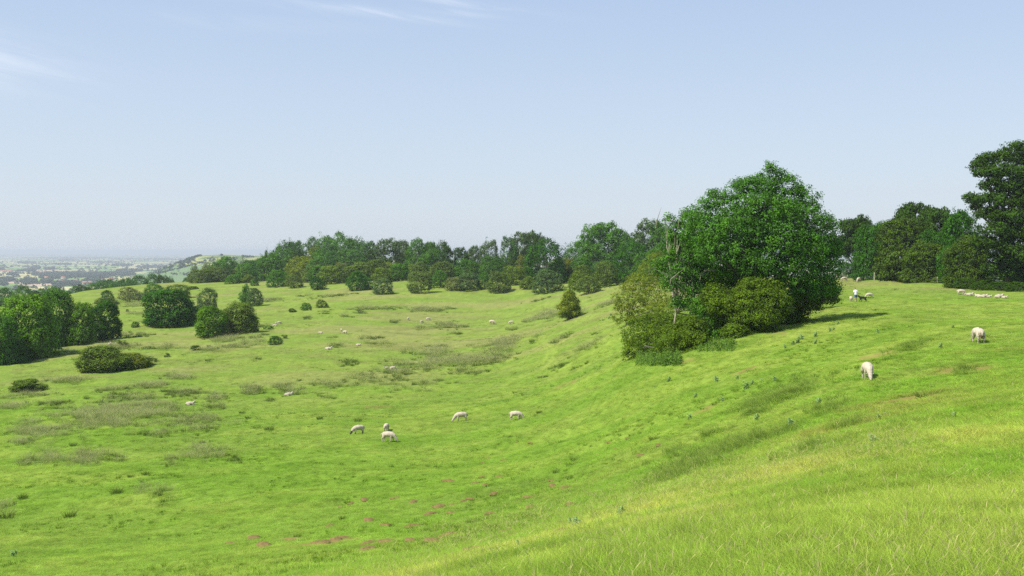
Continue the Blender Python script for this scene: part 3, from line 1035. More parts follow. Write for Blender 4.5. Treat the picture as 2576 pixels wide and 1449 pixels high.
# ---- belt of trees below the brow on the left, and single trees on the left slope
BELT = [
    (1, 60, 610, 0, 240, 'dome', 'blue', 470), (1, 240, 588, 0, 250, 'dome', 'blue', 480), (1, 350, 640, 0, 200, 'dome', 'dark', 440), (1, 110, 680, 0, 240, 'dome', 'blue', 410), (1, 20, 730, 0, 200, 'dome', 'dark', 380),
    (1, 440, 620, 0, 200, 'dome', 'green', 470), (1, 540, 600, 0, 220, 'dome', 'blue', 490), (1, 650, 640, 0, 190, 'dome', 'blue', 500),
    (1, 760, 590, 0, 150, 'dome', 'blue', 520), (1, 840, 578, 0, 150, 'dome', 'dark', 520), (1, 930, 560, 0, 160, 'dome', 'green', 540), (1, 1010, 533, 0, 150, 'dome', 'green', 570), (1, 1100, 520, 0, 150, 'dome', 'blue', 580),
    (1, 1200, 520, 0, 160, 'dome', 'blue', 590), (1, 1290, 510, 0, 150, 'dome', 'green', 600), (1, 1400, 483, 0, 180, 'dome', 'blue', 600), (1, 1530, 472, 0, 200, 'dome', 'blue', 610),
    (1, 1640, 478, 0, 150, 'dome', 'dark', 610), (1, 1710, 500, 0, 120, 'dome', 'blue', 610), (1, 1870, 505, 0, 90, 'bush', 'blue', 580), (1, 1160, 545, 0, 150, 'dome', 'green', 560), (1, 1330, 530, 0, 170, 'dome', 'green', 570),
]
place_rows(BELT, 'belt_tree', 'tree', 'trees in the belt below the brow', ({'dome': 'tree', 'bush': 'bush'}, ((150, 'far left in the brow belt'), (330, 'mid way along the brow belt'), (9999, 'right end of the brow belt'))))

LEFT = [
    ((1, 270, 690, 1330, 560), 'dome', 'bright', 'tall bright green tree at the front of the left clump', 'broadleaf_tree', 'tree'),
    ((1, 20, 900, 1385, 300), 'dome', 'green', 'shadowy green tree at the left edge of the photo, foot of the left clump', 'broadleaf_tree', 'tree'),
    ((1, 375, 985, 1325, 210), 'bush', 'bright', 'small light green bush lit in front of the left clump', 'thicket_bush', 'bush'),
    ((1, 560, 640, 1200, 330), 'dome', 'green', 'tall mid green tree at the back of the left clump', 'broadleaf_tree', 'tree'),
    ((1, 810, 765, 1178, 270), 'dome', 'bright', 'broad fresh green tree on the right part of the left clump', 'broadleaf_tree', 'tree'),
    ((1, 1060, 745, 1130, 290), 'dome', 'deep', 'dark rounded tree at the right end of the left clump', 'broadleaf_tree', 'tree'),
    ((1, 150, 1150, 1370, 300), 'bush', 'deep', 'low dark bush under the trees of the left clump', 'thicket_bush', 'bush'),
    ((1, 1710, 625, 1005, 470), 'dome', 'deep', 'big solid dark green dome shaped tree standing on the left slope', 'broadleaf_tree', 'tree'),
    ((1, 2085, 612, 900, 190), 'dome', 'grey', 'thin grey green tree just right of the dark dome tree', 'broadleaf_tree', 'tree'),
    ((1, 1985, 780, 955, 170), 'bush', 'grey', 'low dull bush between the dark dome tree and the bright round tree', 'thicket_bush', 'bush'),
    ((1, 2125, 795, 1112, 285), 'dome', 'bright', 'bright round tree, left one of the touching pair on the slope', 'broadleaf_tree', 'tree'),
    ((1, 2420, 760, 1062, 330), 'dome', 'olive', 'olive brown round tree, right one of the touching pair on the slope', 'broadleaf_tree', 'tree'),
    ((1, 2265, 930, 1085, 110), 'bush', 'pale', 'pale flowering bush squeezed between the touching pair of trees', 'thicket_bush', 'bush'),
    ((2, 610, 645, 850, 135), 'column', 'green', 'narrow upright green tree above the touching pair', 'broadleaf_tree', 'tree'),
    ((2, 705, 680, 864, 150), 'bush', 'grey', 'grey green bush hugging the narrow upright tree', 'thicket_bush', 'bush'),
    ((1, 1080, 630, 760, 120), 'dome', 'deep', 'small dark round tree on its own above the far left hedge', 'broadleaf_tree', 'tree'),
    ((1, 1080, 705, 785, 230), 'bush', 'brown', 'low dark hedge bush around the foot of the small round tree', 'thicket_bush', 'bush'),
    ((1, 1310, 600, 752, 210), 'bush', 'pale', 'pale willowy bush at the left of the brow hedge', 'thicket_bush', 'bush'),
    ((1, 1430, 655, 730, 170), 'bush', 'grey', 'low grey hedge bush in the middle of the brow hedge', 'thicket_bush', 'bush'),
    ((1, 1545, 555, 700, 170), 'dome', 'green', 'green round tree at the right of the brow hedge', 'broadleaf_tree', 'tree'),
    ((1, 1780, 575, 720, 250), 'dome', 'olive', 'olive tree peeping over the top of the dark dome tree', 'broadleaf_tree', 'tree'),
    ((2, 80, 662, 695, 110), 'bush', 'dark', 'low long dark hedge bush on the brow near the wood', 'thicket_bush', 'bush'),
    ((1, 1050, 1200, 1452, 470), 'bush', 'olive', 'large olive bush with dark heart low on the left slope', 'hawthorn_bush', 'bush'),
    ((1, 1330, 1262, 1420, 340), 'bush', 'yellow', 'yellow green bush joined to the right of the large olive bush', 'hawthorn_bush', 'bush'),
    ((1, 1520, 1300, 1388, 160), 'sparse', 'brown', 'thin brownish bush trailing off right of the yellow green bush', 'hawthorn_bush', 'bush'),
    ((1, 1240, 1130, 1210, 110), 'sparse', 'olive', 'wispy small bush behind the large olive bush', 'hawthorn_bush', 'bush'),
    ((6, 190, 155, 240, 200), 'sparse', 'olive', 'low spiky bush alone at the left edge of the valley floor', 'hawthorn_bush', 'bush'),
    ((3, 1612, 780, 1074, 200), 'column', 'yellow', 'lone yellow green conical shrub on the valley floor beside brown grass', 'conical_shrub', 'shrub'),
    ((2, 1380, 795, 880, 115), 'bush', 'olive', 'round little bush, right one of three in the upper pasture', 'small_bush', 'bush'),
    ((2, 1218, 828, 906, 105), 'bush', 'green', 'open little bush, middle one of three in the upper pasture', 'small_bush', 'bush'),
    ((2, 1082, 885, 926, 75), 'bush', 'dark', 'tiny dark bush, left one of three in the upper pasture', 'small_bush', 'bush'),
    ((2, 912, 1162, 1250, 135), 'bush', 'deep', 'dark low bush alone right of the touching pair of trees', 'small_bush', 'bush'),
    ((2, 1005, 1148, 1190, 70), 'sparse', 'brown', 'thin brown sprig beside the dark low bush', 'small_bush', 'bush'),
    ((2, 830, 1062, 1102, 105), 'sparse', 'blue', 'flat bluish bush between the tree pair and the tiny sheep', 'small_bush', 'bush'),
    ((2, 95, 1255, 1312, 115), 'sparse', 'dark', 'dark tufted bush right of the large olive bush', 'small_bush', 'bush'),
    ((2, 250, 1255, 1287, 60), 'sparse', 'dark', 'small dark tufted bush beside a larger tufted one', 'small_bush', 'bush'),
    ((1, 1362, 948, 1008, 72), 'bush', 'deep', 'small round dark bush left of the big dome tree', 'small_bush', 'bush'),
    ((1, 1283, 820, 848, 30), 'bush', 'dark', 'tiny dark bush high on the left pasture', 'small_bush', 'bush'),
    ((1, 1680, 1262, 1305, 60), 'sparse', 'dark', 'tiny twiggy bush above the right end of the large olive bush', 'small_bush', 'bush'),
]
for (spec, kd, tint, label, name, cat) in LEFT:
    p, W, H = by_base(*spec)
    big = W > 3.0 and p.y < 260
    plant(name, kd, p, W, H, tint, label, cat, None, fine=big)

# ---- the big ash and hawthorn thicket on the bank (own meshes, built where they stand)
def hero(name, kind_label, cat, base, lobes, n, per, clump, leaf, seed, tint, rad, fork=.3, mat=M_LEAF, barkmat=M_BARK, depth=.4, twigs=0, group=None, cut=.72, lump=.16, zmin=None, thin=.28, every=1):
    """lobes are given in metres relative to the foot of the plant"""
    o = bpy.data.objects.new(name, None)
    COL.objects.link(o)
    o.location = base
    tag(o, kind_label, cat, group)
    P, N, rnd = crown_pts(lobes, n, per, clump, seed, depth=depth, cut=cut, lump=lump)
    gz = ground(P[:, 0] + base[0], P[:, 1] + base[1]) - base[2]
    P[:, 2] = np.maximum(P[:, 2], gz + .03 + np.random.default_rng(seed).random(len(P)) * .3)
    c = link('crown', leaves_mesh('crown', P, N, leaf, seed, mat, rnd=rnd), o)
    c.color = (*TINT[tint], 1)
    tb = limbs_to(lobes, (0, 0, -.3), rad, seed, fork, thin=thin, every=every)
    link('trunk', join_tubes('trunk', tb, barkmat), o)
    return o, c


def lobes_px(base, items, Yoff=0.0):
    """boughs read off the enlarged photo: x, y, half width, half height (crop 4) and metres behind the plant's foot"""
    L = []
    for (zx, zy, hw, hh, dy) in items:
        px, py = Z(4, zx, zy)
        y = base.y + dy
        hit = at(px, py + hh * .395 * .55)
        y = min(y, hit.y - hw * .395 * hit.y / F * .35) if hit.y < 140 else y
        dy = y - base.y
        q = at_dist(px, py, y)
        k = .395 * y / F
        L.append((q.x - base.x, dy, q.z - base.z, hw * k, hw * k * .85, hh * k))
    return L


b = at(*Z(4, 960, 1180))
b = Vector((b.x, b.y + 7.0, 0))
b.z = float(ground(b.x, b.y))
ash_l = lobes_px(b, [
    (1065, 175, 75, 70, 0), (1000, 250, 150, 90, 1), (1150, 250, 130, 90, 0), (1240, 330, 120, 110, 0), (900, 310, 150, 110, 0), (760, 380, 130, 110, 0), (650, 430, 120, 110, 0),
    (1000, 400, 160, 120, -2.5), (1150, 420, 140, 110, -2.5), (1300, 460, 130, 120, -1), (1390, 560, 110, 130, 0), (1400, 700, 110, 140, 0), (1290, 640, 150, 130, -2.6), (1140, 580, 140, 110, -3.6), (860, 480, 150, 110, -2.8),
    (720, 530, 140, 110, -2), (580, 520, 120, 110, 0), (700, 650, 130, 100, -2.5), (880, 630, 120, 90, -3.4), (1050, 690, 110, 80, -3.2), (1230, 780, 150, 120, -3), (1380, 830, 110, 100, -1.5), (1100, 840, 130, 100, -2), (960, 760, 90, 70, 1), (1270, 900, 120, 80, -1.5),
    (800, 780, 110, 90, 0), (1060, 120, 30, 45, 0), (1140, 165, 45, 40, 0), (690, 300, 70, 45, 1), (870, 220, 70, 40, 1), (1440, 480, 60, 60, 2), (960, 740, 110, 70, -3.5), (1060, 770, 110, 70, -3.5), (880, 700, 100, 60, -3), (1000, 830, 120, 60, -2.5), (640, 500, 120, 90, 1), (560, 430, 60, 45, 2), (620, 600, 130, 100, 1), (1440, 620, 70, 110, 1), (1450, 760, 70, 100, 0), (1420, 880, 90, 70, -1), (1100, 500, 260, 200, 3), (900, 560, 200, 150, 3), (1280, 700, 200, 160, 3), (760, 620, 170, 130, 3), (1010, 620, 120, 70, -2.5), (960, 530, 130, 80, -3)])
hero('ash_tree', 'tallest spreading ash tree with a pointed top, rising out of the thicket on the bank', 'tree', b, ash_l, 92000, 24, .55, .19, 501, 'ash', .24, fork=.28, depth=.55, cut=.62, lump=.2)

b2 = at(*Z(4, 560, 1270))
b2 = Vector((b2.x - .6, b2.y + 9.5, 0))
b2.z = float(ground(b2.x, b2.y))
thin_l = lobes_px(b2, [(470, 480, 60, 55, 0), (430, 560, 60, 60, 0), (520, 570, 75, 65, 0), (540, 680, 70, 55, -1), (430, 690, 65, 60, -1), (480, 780, 80, 60, -1.5), (600, 800, 70, 60, -1), (420, 860, 70, 50, -2), (560, 900, 80, 60, -1.5), (650, 930, 70, 60, -1), (600, 1000, 90, 60, -1.5), (490, 980, 80, 50, -2), (400, 440, 25, 25, 0), (520, 410, 28, 30, 0), (600, 470, 80, 70, 2), (560, 620, 110, 90, 3), (460, 620, 90, 80, 2), (600, 730, 110, 90, 3), (520, 850, 110, 80, 2.5), (640, 880, 110, 80, 3), (380, 760, 80, 70, 2.5), (680, 1010, 110, 80, 2.5), (760, 1040, 100, 70, 2.5)])
o_, c_ = hero('ash_tree', 'sickly ash with bare bleached branches, leaning left beside the tallest ash', 'tree', b2, thin_l, 34000, 16, .55, .19, 502, 'ash', .12, fork=.3, barkmat=M_DEADWOOD, depth=1.0, cut=.2, thin=.45)
r_ = np.random.default_rng(77)
dead = []
for k in range(34):
    l = thin_l[r_.integers(len(thin_l))]
    s0 = np.array(l[:3]) + r_.normal(size=3) * .4 + np.array((0, -1.0, 0))
    e0 = s0 + np.array((r_.normal() * .9, -abs(r_.normal()) * .7, r_.uniform(-.1, 1.5)))
    dead.append(([s0 - np.array((0, -.6, .7)), s0, e0], [.055, .04, .008], 4))
tag(link('dead_twigs', join_tubes('dead_twigs', dead, M_DEADWOOD), o_), kind='stuff')

HAW = [
    ((190, 1345), 3.5, [(220, 1180, 110, 110, 0), (330, 1220, 150, 110, -1), (480, 1240, 150, 90, -1), (590, 1200, 90, 70, 0), (180, 1280, 70, 80, -.5), (330, 1120, 130, 80, 1), (460, 1130, 130, 80, .5)], 'thorn', 24000, 503, 'low dark hawthorn at the bottom left corner of the thicket'),
    ((150, 1130), 3.8, [(160, 960, 110, 110, 0), (130, 1060, 80, 80, -1), (250, 1020, 130, 120, -1), (330, 940, 120, 110, 0), (230, 880, 110, 80, .5), (370, 1050, 120, 90, -1), (110, 990, 60, 60, 0)], 'yellow', 22000, 504, 'yellow green hawthorn with cream blossom on the left side of the thicket'),
    ((300, 930), 6.0, [(310, 730, 80, 70, 0), (270, 800, 100, 80, 0), (370, 800, 90, 80, -1), (360, 690, 60, 45, 1), (200, 850, 90, 60, -.5)], 'yellow', 11000, 505, 'golden hawthorn top behind the left side of the thicket'),
    ((980, 1180), 3.2, [(960, 900, 130, 80, 0), (900, 990, 130, 90, -1), (1040, 980, 130, 90, -1), (960, 1070, 150, 70, -1.5), (870, 1110, 80, 50, -1), (1110, 1010, 90, 60, -.5), (1080, 900, 70, 60, 0), (1020, 1130, 80, 45, -1)], 'thorn', 24000, 506, 'spreading olive hawthorn with flat layered boughs in front of the tallest ash'),
    ((1230, 1120), 5.0, [(1180, 1030, 100, 60, 0), (1290, 990, 110, 60, -.5), (1390, 950, 90, 50, 0), (1300, 920, 120, 60, 0), (1440, 960, 60, 30, 0), (1240, 1060, 70, 40, -.5)], 'thorn', 14000, 507, 'dark low hawthorn with twisted stems at the right foot of the thicket'),
    ((770, 1200), 5.5, [(760, 820, 110, 70, 0), (720, 880, 90, 60, -.5), (820, 870, 80, 70, 0), (780, 940, 80, 50, 0)], 'bright', 9000, 508, 'bright green maple sapling lit up in the heart of the thicket'),
    ((900, 1215), 4.5, [(840, 1060, 110, 80, 0), (760, 1000, 100, 80, 0), (900, 1150, 90, 50, -.5), (700, 940, 90, 70, 1), (830, 1170, 90, 50, -.5)], 'thorn', 15000, 511, 'shaded olive hawthorn between the maple sapling and the flat boughed one'),
    ((1330, 1040), 4.0, [(1240, 960, 110, 70, 0), (1350, 900, 110, 60, 0), (1180, 1080, 100, 45, -.5), (1120, 1090, 70, 40, -.5), (1440, 900, 70, 45, 0)], 'green', 13000, 510, 'green hawthorn behind the twisted stems at the right foot of the thicket'),
    ((520, 1290), 3.0, [(480, 1200, 120, 90, 0), (600, 1230, 90, 60, 0), (560, 1150, 110, 80, .5), (420, 1270, 120, 55, -.5)], 'thorn', 16000, 512, 'low olive hawthorn with drooping boughs above the nettles'),
    ((700, 1230), 4.0, [(700, 1090, 110, 80, 0), (640, 1010, 90, 70, 0), (780, 1120, 100, 70, 0), (720, 1180, 90, 50, -.5), (640, 1130, 90, 70, -.5)], 'green', 15000, 509, 'dark ivy clad elder low in the middle of the thicket'),
]
for (foot, dy, items, tint, n, seed, label) in HAW:
    p = at(*Z(4, *foot))
    p = Vector((p.x, p.y + dy, 0))
    p.z = float(ground(p.x, p.y))
    L = lobes_px(p, items)
    o_, c_ = hero('hawthorn' if 'hawthorn' in label else ('maple_sapling' if 'maple' in label else 'elder_bush'), label, 'bush' if 'maple' not in label else 'tree', p, L, n, 18, .42, .16, seed, tint, .11, fork=.25, depth=.5, lump=.18, cut=.66)
    if seed == 504:
        r = np.random.default_rng(4)
        Pb = np.concatenate([np.array(L[i][:3]) + unit(np.array((-.3, -1, .5)) + r.normal(size=(60, 3)) * .45) * np.array(L[i][3:]) * 1.02 for i in (0, 3, 4)])
        link('blossom', leaves_mesh('blossom', Pb, unit(r.normal(size=Pb.shape) + np.array((0, -.6, .8))), .20, 5, M_BLOSSOM), o_)

# ---- right hand trees
def right_tree(zx, zy_top, zy_base, w, Y, kind, tint, label, name='sycamore', cat='tree', fine=True):
    p, W, H = by_dist(5, zx, zy_top, w, Y)
    return plant(name, kind, p, W, H, tint, label, cat, None, fine=fine)


right_tree(295, 648, 0, 280, 235, 'open', 'dark', 'umbrella shaped tree with bare trunk just right of the big thicket')
right_tree(420, 715, 0, 230, 222, 'dome', 'deep', 'dense low tree between the umbrella tree and the broad olive tree')
right_tree(520, 690, 0, 190, 232, 'dome', 'green', 'narrow green tree behind the dense low tree on the right')
right_tree(690, 660, 0, 400, 205, 'dome', 'shade', 'broad olive tree in the middle of the right hand trees')
right_tree(780, 542, 0, 330, 215, 'open', 'dark', 'airy rounded tree rising above the broad olive tree')
right_tree(960, 585, 0, 300, 210, 'open', 'dark', 'airy flat topped tree left of the tall sycamore')
right_tree(940, 760, 0, 260, 200, 'open', 'deep', 'gappy shadowed tree under the airy flat topped tree')
right_tree(1130, 605, 0, 300, 185, 'dome', 'deep', 'dense dark tree touching the left side of the tall sycamore')
right_tree(1180, 800, 0, 330, 172, 'dome', 'shade', 'low olive lit tree in front of the tall sycamore, left side')
right_tree(850, 850, 0, 330, 196, 'dome', 'shade', 'low lit tree in front of the airy rounded tree')
bt = at_dist(*Z(5, 1500, 60), 160)
bt = Vector((bt.x, bt.y, float(ground(bt.x, bt.y))))


def lobes5(base, items):
    L = []
    for (zx, zy, hw, hh, dy) in items:
        px, py = Z(5, zx, zy)
        y = base.y + dy
        q = at_dist(px, py, y)
        k = .321 * y / F
        L.append((q.x - base.x, dy, q.z - base.z, hw * k, hw * k * .9, hh * k))
    return L


syc = lobes5(bt, [(1550, 105, 90, 50, 0), (1330, 195, 90, 50, 0), (1260, 235, 70, 40, 0), (1450, 170, 90, 50, 0), (1620, 190, 120, 70, 0), (1330, 290, 110, 50, -1), (1480, 290, 120, 60, -2), (1640, 320, 130, 70, -2), (1390, 390, 110, 50, -1), (1540, 410, 120, 60, -2),
                  (1180, 485, 75, 26, 0), (1240, 510, 70, 35, 0), (1330, 500, 110, 50, -1), (1460, 520, 120, 60, -2), (1620, 520, 130, 70, -2), (1240, 560, 50, 25, 1), (1350, 620, 120, 60, -1), (1500, 640, 130, 60, -3), (1650, 650, 140, 80, -2), (1400, 740, 130, 60, -3), (1550, 770, 130, 60, -3),
                  (1340, 850, 120, 55, -2), (1480, 880, 120, 50, -3), (1600, 930, 130, 60, -4), (1720, 800, 150, 100, -1), (1760, 420, 150, 120, 0), (1750, 600, 150, 120, 0), (1720, 200, 130, 110, 0), (1430, 960, 110, 45, -2), (1540, 1010, 110, 45, -2), (1480, 1070, 120, 45, -1), (1600, 1090, 120, 50, -1), (1380, 1040, 90, 40, -1), (1700, 1000, 120, 80, -1)])
hero('sycamore', 'tallest dark sycamore with ragged tiers of leaves at the right edge of the photo', 'tree', bt, syc, 66000, 22, .8, .34, 601, 'dark', .42, fork=.3, depth=.6, cut=.6, lump=.2)
for (zx, zy, w, Y, tint, label) in ((1240, 1040, 240, 172, 'deep', 'dark shrub under the tall sycamore, left of its trunk'), (1420, 1090, 260, 168, 'dark', 'black green shrub at the foot of the tall sycamore'),
                                    (1590, 1000, 260, 165, 'deep', 'shaded shrub at the right edge under the tall sycamore'), (1700, 1040, 240, 160, 'dark', 'shaded shrub outside the right of the tall sycamore'), (760, 960, 260, 205, 'dark', 'dark shrub under the broad olive tree'), (600, 1000, 200, 215, 'dark', 'shadowy shrub left of the broad olive tree'),
                                    (1180, 1120, 180, 166, 'dark', 'low black green bramble at the left end of the sycamore shade'), (1310, 1135, 190, 161, 'dark', 'low black green bramble in the middle of the sycamore shade'), (1450, 1150, 200, 156, 'dark', 'low black green bramble under the sycamore trunk'), (1590, 1150, 200, 152, 'dark', 'low black green bramble at the right edge under the sycamore'),
                                    (235, 1000, 190, 246, 'deep', 'dark hedge bush in the gap between the thicket and the umbrella tree'), (330, 1055, 190, 236, 'deep', 'low hedge bush behind the wire fence by the umbrella tree'), (450, 1060, 160, 228, 'deep', 'low hedge bush behind the pale fence post'), (1000, 1110, 190, 190, 'olive', 'low bramble below the gap in the right hand trees'), (1120, 1060, 170, 182, 'dark', 'dark bramble right of the gap in the right hand trees'), (880, 1050, 190, 196, 'dark', 'dark bramble left of the gap in the right hand trees'), (520, 1010, 190, 226, 'dark', 'dark bush below the narrow green tree on the right')):
    right_tree(zx, zy, 0, w, Y, 'bush', tint, label, 'shade_shrub', 'bush', fine=False)

# ------------------------------------------------------------------ woods, hedgerow trees and houses on the vale
def scatter(name, pos, rot, scl, pick, protos, tint=None):
    """copies of the proto meshes set on points: one object"""
    me = bpy.data.meshes.new(name)
    n = len(pos)
    me.vertices.add(n)
    me.vertices.foreach_set('co', np.asarray(pos, np.float32).ravel())
    for an, typ, key, arr in (('rot', 'FLOAT_VECTOR', 'vector', rot), ('scl', 'FLOAT_VECTOR', 'vector', scl)):
        a = me.attributes.new(an, typ, 'POINT')
        a.data.foreach_set(key, np.asarray(arr, np.float32).ravel())
    a = me.attributes.new('pick', 'INT', 'POINT')
    a.data.foreach_set('value', np.asarray(pick, np.int32))
    if tint is not None:
        a = me.attributes.new('tint', 'FLOAT_COLOR', 'POINT')
        c4 = np.ones((n, 4), np.float32)
        c4[:, :3] = tint
        a.data.foreach_set('color', c4.ravel())
    o = link(name, me)
    ng = bpy.data.node_groups.new(name + '_scatter', 'GeometryNodeTree')
    ng.interface.new_socket('Geometry', in_out='INPUT', socket_type='NodeSocketGeometry')
    ng.interface.new_socket('Geometry', in_out='OUTPUT', socket_type='NodeSocketGeometry')
    gi = ng.nodes.new('NodeGroupInput')
    go = ng.nodes.new('NodeGroupOutput')
    iop = ng.nodes.new('GeometryNodeInstanceOnPoints')
    iop.inputs['Pick Instance'].default_value = True
    joinn = ng.nodes.new('GeometryNodeJoinGeometry')
    for p in reversed(protos):
        oi = ng.nodes.new('GeometryNodeObjectInfo')
        oi.inputs['Object'].default_value = p
        oi.inputs['As Instance'].default_value = False
        g2i = ng.nodes.new('GeometryNodeGeometryToInstance')
        ng.links.new(oi.outputs['Geometry'], g2i.inputs[0])
        ng.links.new(g2i.outputs[0], joinn.inputs[0])
    ng.links.new(gi.outputs[0], iop.inputs['Points'])
    ng.links.new(joinn.outputs[0], iop.inputs['Instance'])
    for an, typ, sock in (('rot', 'FLOAT_VECTOR', 'Rotation'), ('scl', 'FLOAT_VECTOR', 'Scale'), ('pick', 'INT', 'Instance Index')):
        na = ng.nodes.new('GeometryNodeInputNamedAttribute')
        na.data_type = typ
        na.inputs['Name'].default_value = an
        ng.links.new(na.outputs['Attribute'], iop.inputs[sock])
    ng.links.new(iop.outputs[0], go.inputs[0])
    md = o.modifiers.new('scatter', 'NODES')
    md.node_group = ng
    return o


def proto(name, me):
    return bpy.data.objects.new(name, me)          # never linked: only read by the scatters


M_FARLEAF = leaf_mat('far_tree_leaves', (.088, .145, .098), .6, .2)


def blob_mesh(seed):
    L = rand_lobes('bush', seed)
    P, N, rnd = crown_pts(L, 260, 8, .1, seed, depth=.4, cut=.7)
    P[:, 2] = np.maximum(P[:, 2], .01)
    return leaves_mesh('far_tree', P, N, .21, seed, M_FARLEAF, .8, rnd)


def on_plain(px, py):
    d = ray(px, py)
    t = PLAIN_Z / d[2]
    return d * t


far_pts = []
r = np.random.default_rng(12)
for (zx, zy, hw, hh, n) in ((520, 600, 140, 45, 130), (1300, 480, 620, 42, 900), (850, 600, 110, 30, 90), (120, 570, 130, 30, 110), (60, 640, 80, 25, 50), (640, 470, 50, 20, 40), (220, 470, 90, 14, 50),
                            (1000, 520, 300, 30, 220), (1750, 510, 200, 40, 200), (30, 380, 50, 22, 40), (640, 350, 90, 30, 70), (1200, 640, 260, 30, 180), (1700, 600, 200, 25, 120), (900, 370, 90, 12, 60), (2200, 300, 200, 18, 120),
                            (2100, 460, 380, 22, 300), (480, 400, 160, 16, 70), (1100, 280, 200, 10, 60), (1900, 250, 260, 8, 80), (1250, 210, 160, 7, 70), (480, 250, 180, 14, 90), (1300, 170, 900, 14, 260), (700, 120, 1300, 10, 420), (2900, 330, 420, 30, 260), (2350, 400, 240, 16, 140), (2900, 190, 900, 14, 200)):
    q = unit(r.normal(size=(n, 2)) + 1e-6) * (r.random((n, 1)) ** .5)
    for (a, bq) in q:
        px, py = Z(9, zx + a * hw, zy + bq * hh)
        if py > 641.2:
            far_pts.append(on_plain(px, py))
# hedgerow trees, everywhere on the plain
nh = 7000
yy = np.exp(r.uniform(math.log(1400), math.log(21000), nh))
xx = r.uniform(-.72, .72, nh) * yy
line = (r.random(nh) < .62)
yy = np.where(line, np.round(yy / (yy * .06)) * (yy * .06), yy)
lev = np.exp(np.round(np.log(yy) / .055) * .055 + (hash2(np.round(xx / (yy * .09)), np.round(np.log(yy) / .055), 4) - .5) * .03)
yy = np.where(line, lev, yy)
far_pts = np.concatenate([np.array(far_pts), np.stack([xx, yy, np.full(nh, PLAIN_Z)], -1)])
keep = far_hill_z(far_pts[:, 0], far_pts[:, 1]) < PLAIN_Z + .5
far_pts = far_pts[keep]
# trees and hedges on the headland
hp = []
for (px0, py0, px1, py1, n, j) in ((372, 689, 432, 668, 50, 3.5), (425, 672, 480, 652, 60, 3.5), (470, 655, 500, 644, 40, 2.5), (395, 690, 505, 662, 60, .7), (505, 662, 590, 668, 30, .5), (515, 655, 600, 655, 34, 3.0), (450, 668, 490, 655, 60, 4), (482, 645, 506, 642, 24, .8), (553, 643, 558, 643, 6, .4), (430, 690, 560, 693, 40, 2), (610, 646, 640, 648, 12, .4)):
    t = r.random(n)
    for k in range(n):
        px = px0 + (px1 - px0) * t[k] + r.normal() * j * .6
        py = py0 + (py1 - py0) * t[k] + r.normal() * j
        d = ray(px, py)
        ys = np.linspace(1750, 3300, 700)
        g = far_hill_z(d[0] / d[1] * ys, ys)
        hit = d[2] / d[1] * ys < g
        if hit.any():
            y = ys[np.argmax(hit)]
        else:
            y = 2900.0
        x = d[0] / d[1] * y
        hp.append((x, y, float(far_hill_z(np.array(x), np.array(y)))))
hp = np.array(hp)
allp = np.concatenate([far_pts, hp])
n = len(allp)
sz = r.uniform(6, 11, n) * (1 + allp[:, 1] / 16000)
sz[len(far_pts):] = r.uniform(3.5, 7, len(hp))
sc3 = np.stack([sz * r.uniform(1.0, 1.6, n), sz * r.uniform(1.0, 1.6, n), sz * .85], -1)
rot = np.stack([np.zeros(n), np.zeros(n), r.uniform(0, 6.28, n)], -1)
o = scatter('far_woodland', allp, rot, sc3, r.integers(0, 3, n), [proto('far_tree', blob_mesh(900 + i)) for i in range(3)])
tag(o, 'far off woods and hedgerow trees on the hazy vale and headland', 'woodland', kind='stuff')


def house(px, py, w, d_, hgt, rot, label):
    p = on_plain(px, py)
    o = bpy.data.objects.new('house', None)
    COL.objects.link(o)
    o.location = (p[0], p[1], PLAIN_Z)
    o.rotation_euler = (0, 0, rot)
    tag(o, label, 'house', 'houses of the village in the vale')
    hw, hd = w / 2, d_ / 2
    e = hgt * .6
    V = [(-hw, -hd, 0), (hw, -hd, 0), (hw, hd, 0), (-hw, hd, 0), (-hw, -hd, e), (hw, -hd, e), (hw, hd, e), (-hw, hd, e), (-hw, 0, hgt - .15), (hw, 0, hgt - .15)]
    Fq = [(0, 1, 5), (0, 5, 4), (2, 3, 7), (2, 7, 6), (1, 2, 6), (1, 6, 5), (5, 6, 9), (3, 0, 4), (3, 4, 7), (7, 4, 8)]
    link('wall', mesh_np('wall', V, Fq, (M_PLASTER,)), o)
    ov = .5
    V = [(-hw - ov, -hd - ov, e - .4), (hw + ov, -hd - ov, e - .4), (hw + ov, 0, hgt), (-hw - ov, 0, hgt), (-hw - ov, hd + ov, e - .4), (hw + ov, hd + ov, e - .4),
         (-hw - ov, -hd - ov, e - .1), (hw + ov, -hd - ov, e - .1), (hw + ov, 0, hgt + .3), (-hw - ov, 0, hgt + .3), (-hw - ov, hd + ov, e - .1), (hw + ov, hd + ov, e - .1)]
    Fq = [(6, 7, 8, 9), (9, 8, 11, 10), (0, 3, 2, 1), (3, 4, 5, 2), (0, 1, 7, 6), (4, 10, 11, 5), (0, 6, 9, 3), (1, 2, 8, 7), (3, 9, 10, 4), (2, 5, 11, 8)]
    rf = link('roof', mesh_np('roof', V, Fq, (M_ROOFTILE,)), o)
    cv, cf = tube([(hw * .6, 0, hgt - .3), (hw * .6, 0, hgt + 1.3)], [.5, .5], 4)
    link('chimney', mesh_np('chimney', cv, cf, (M_ROOFTILE,)), rf)


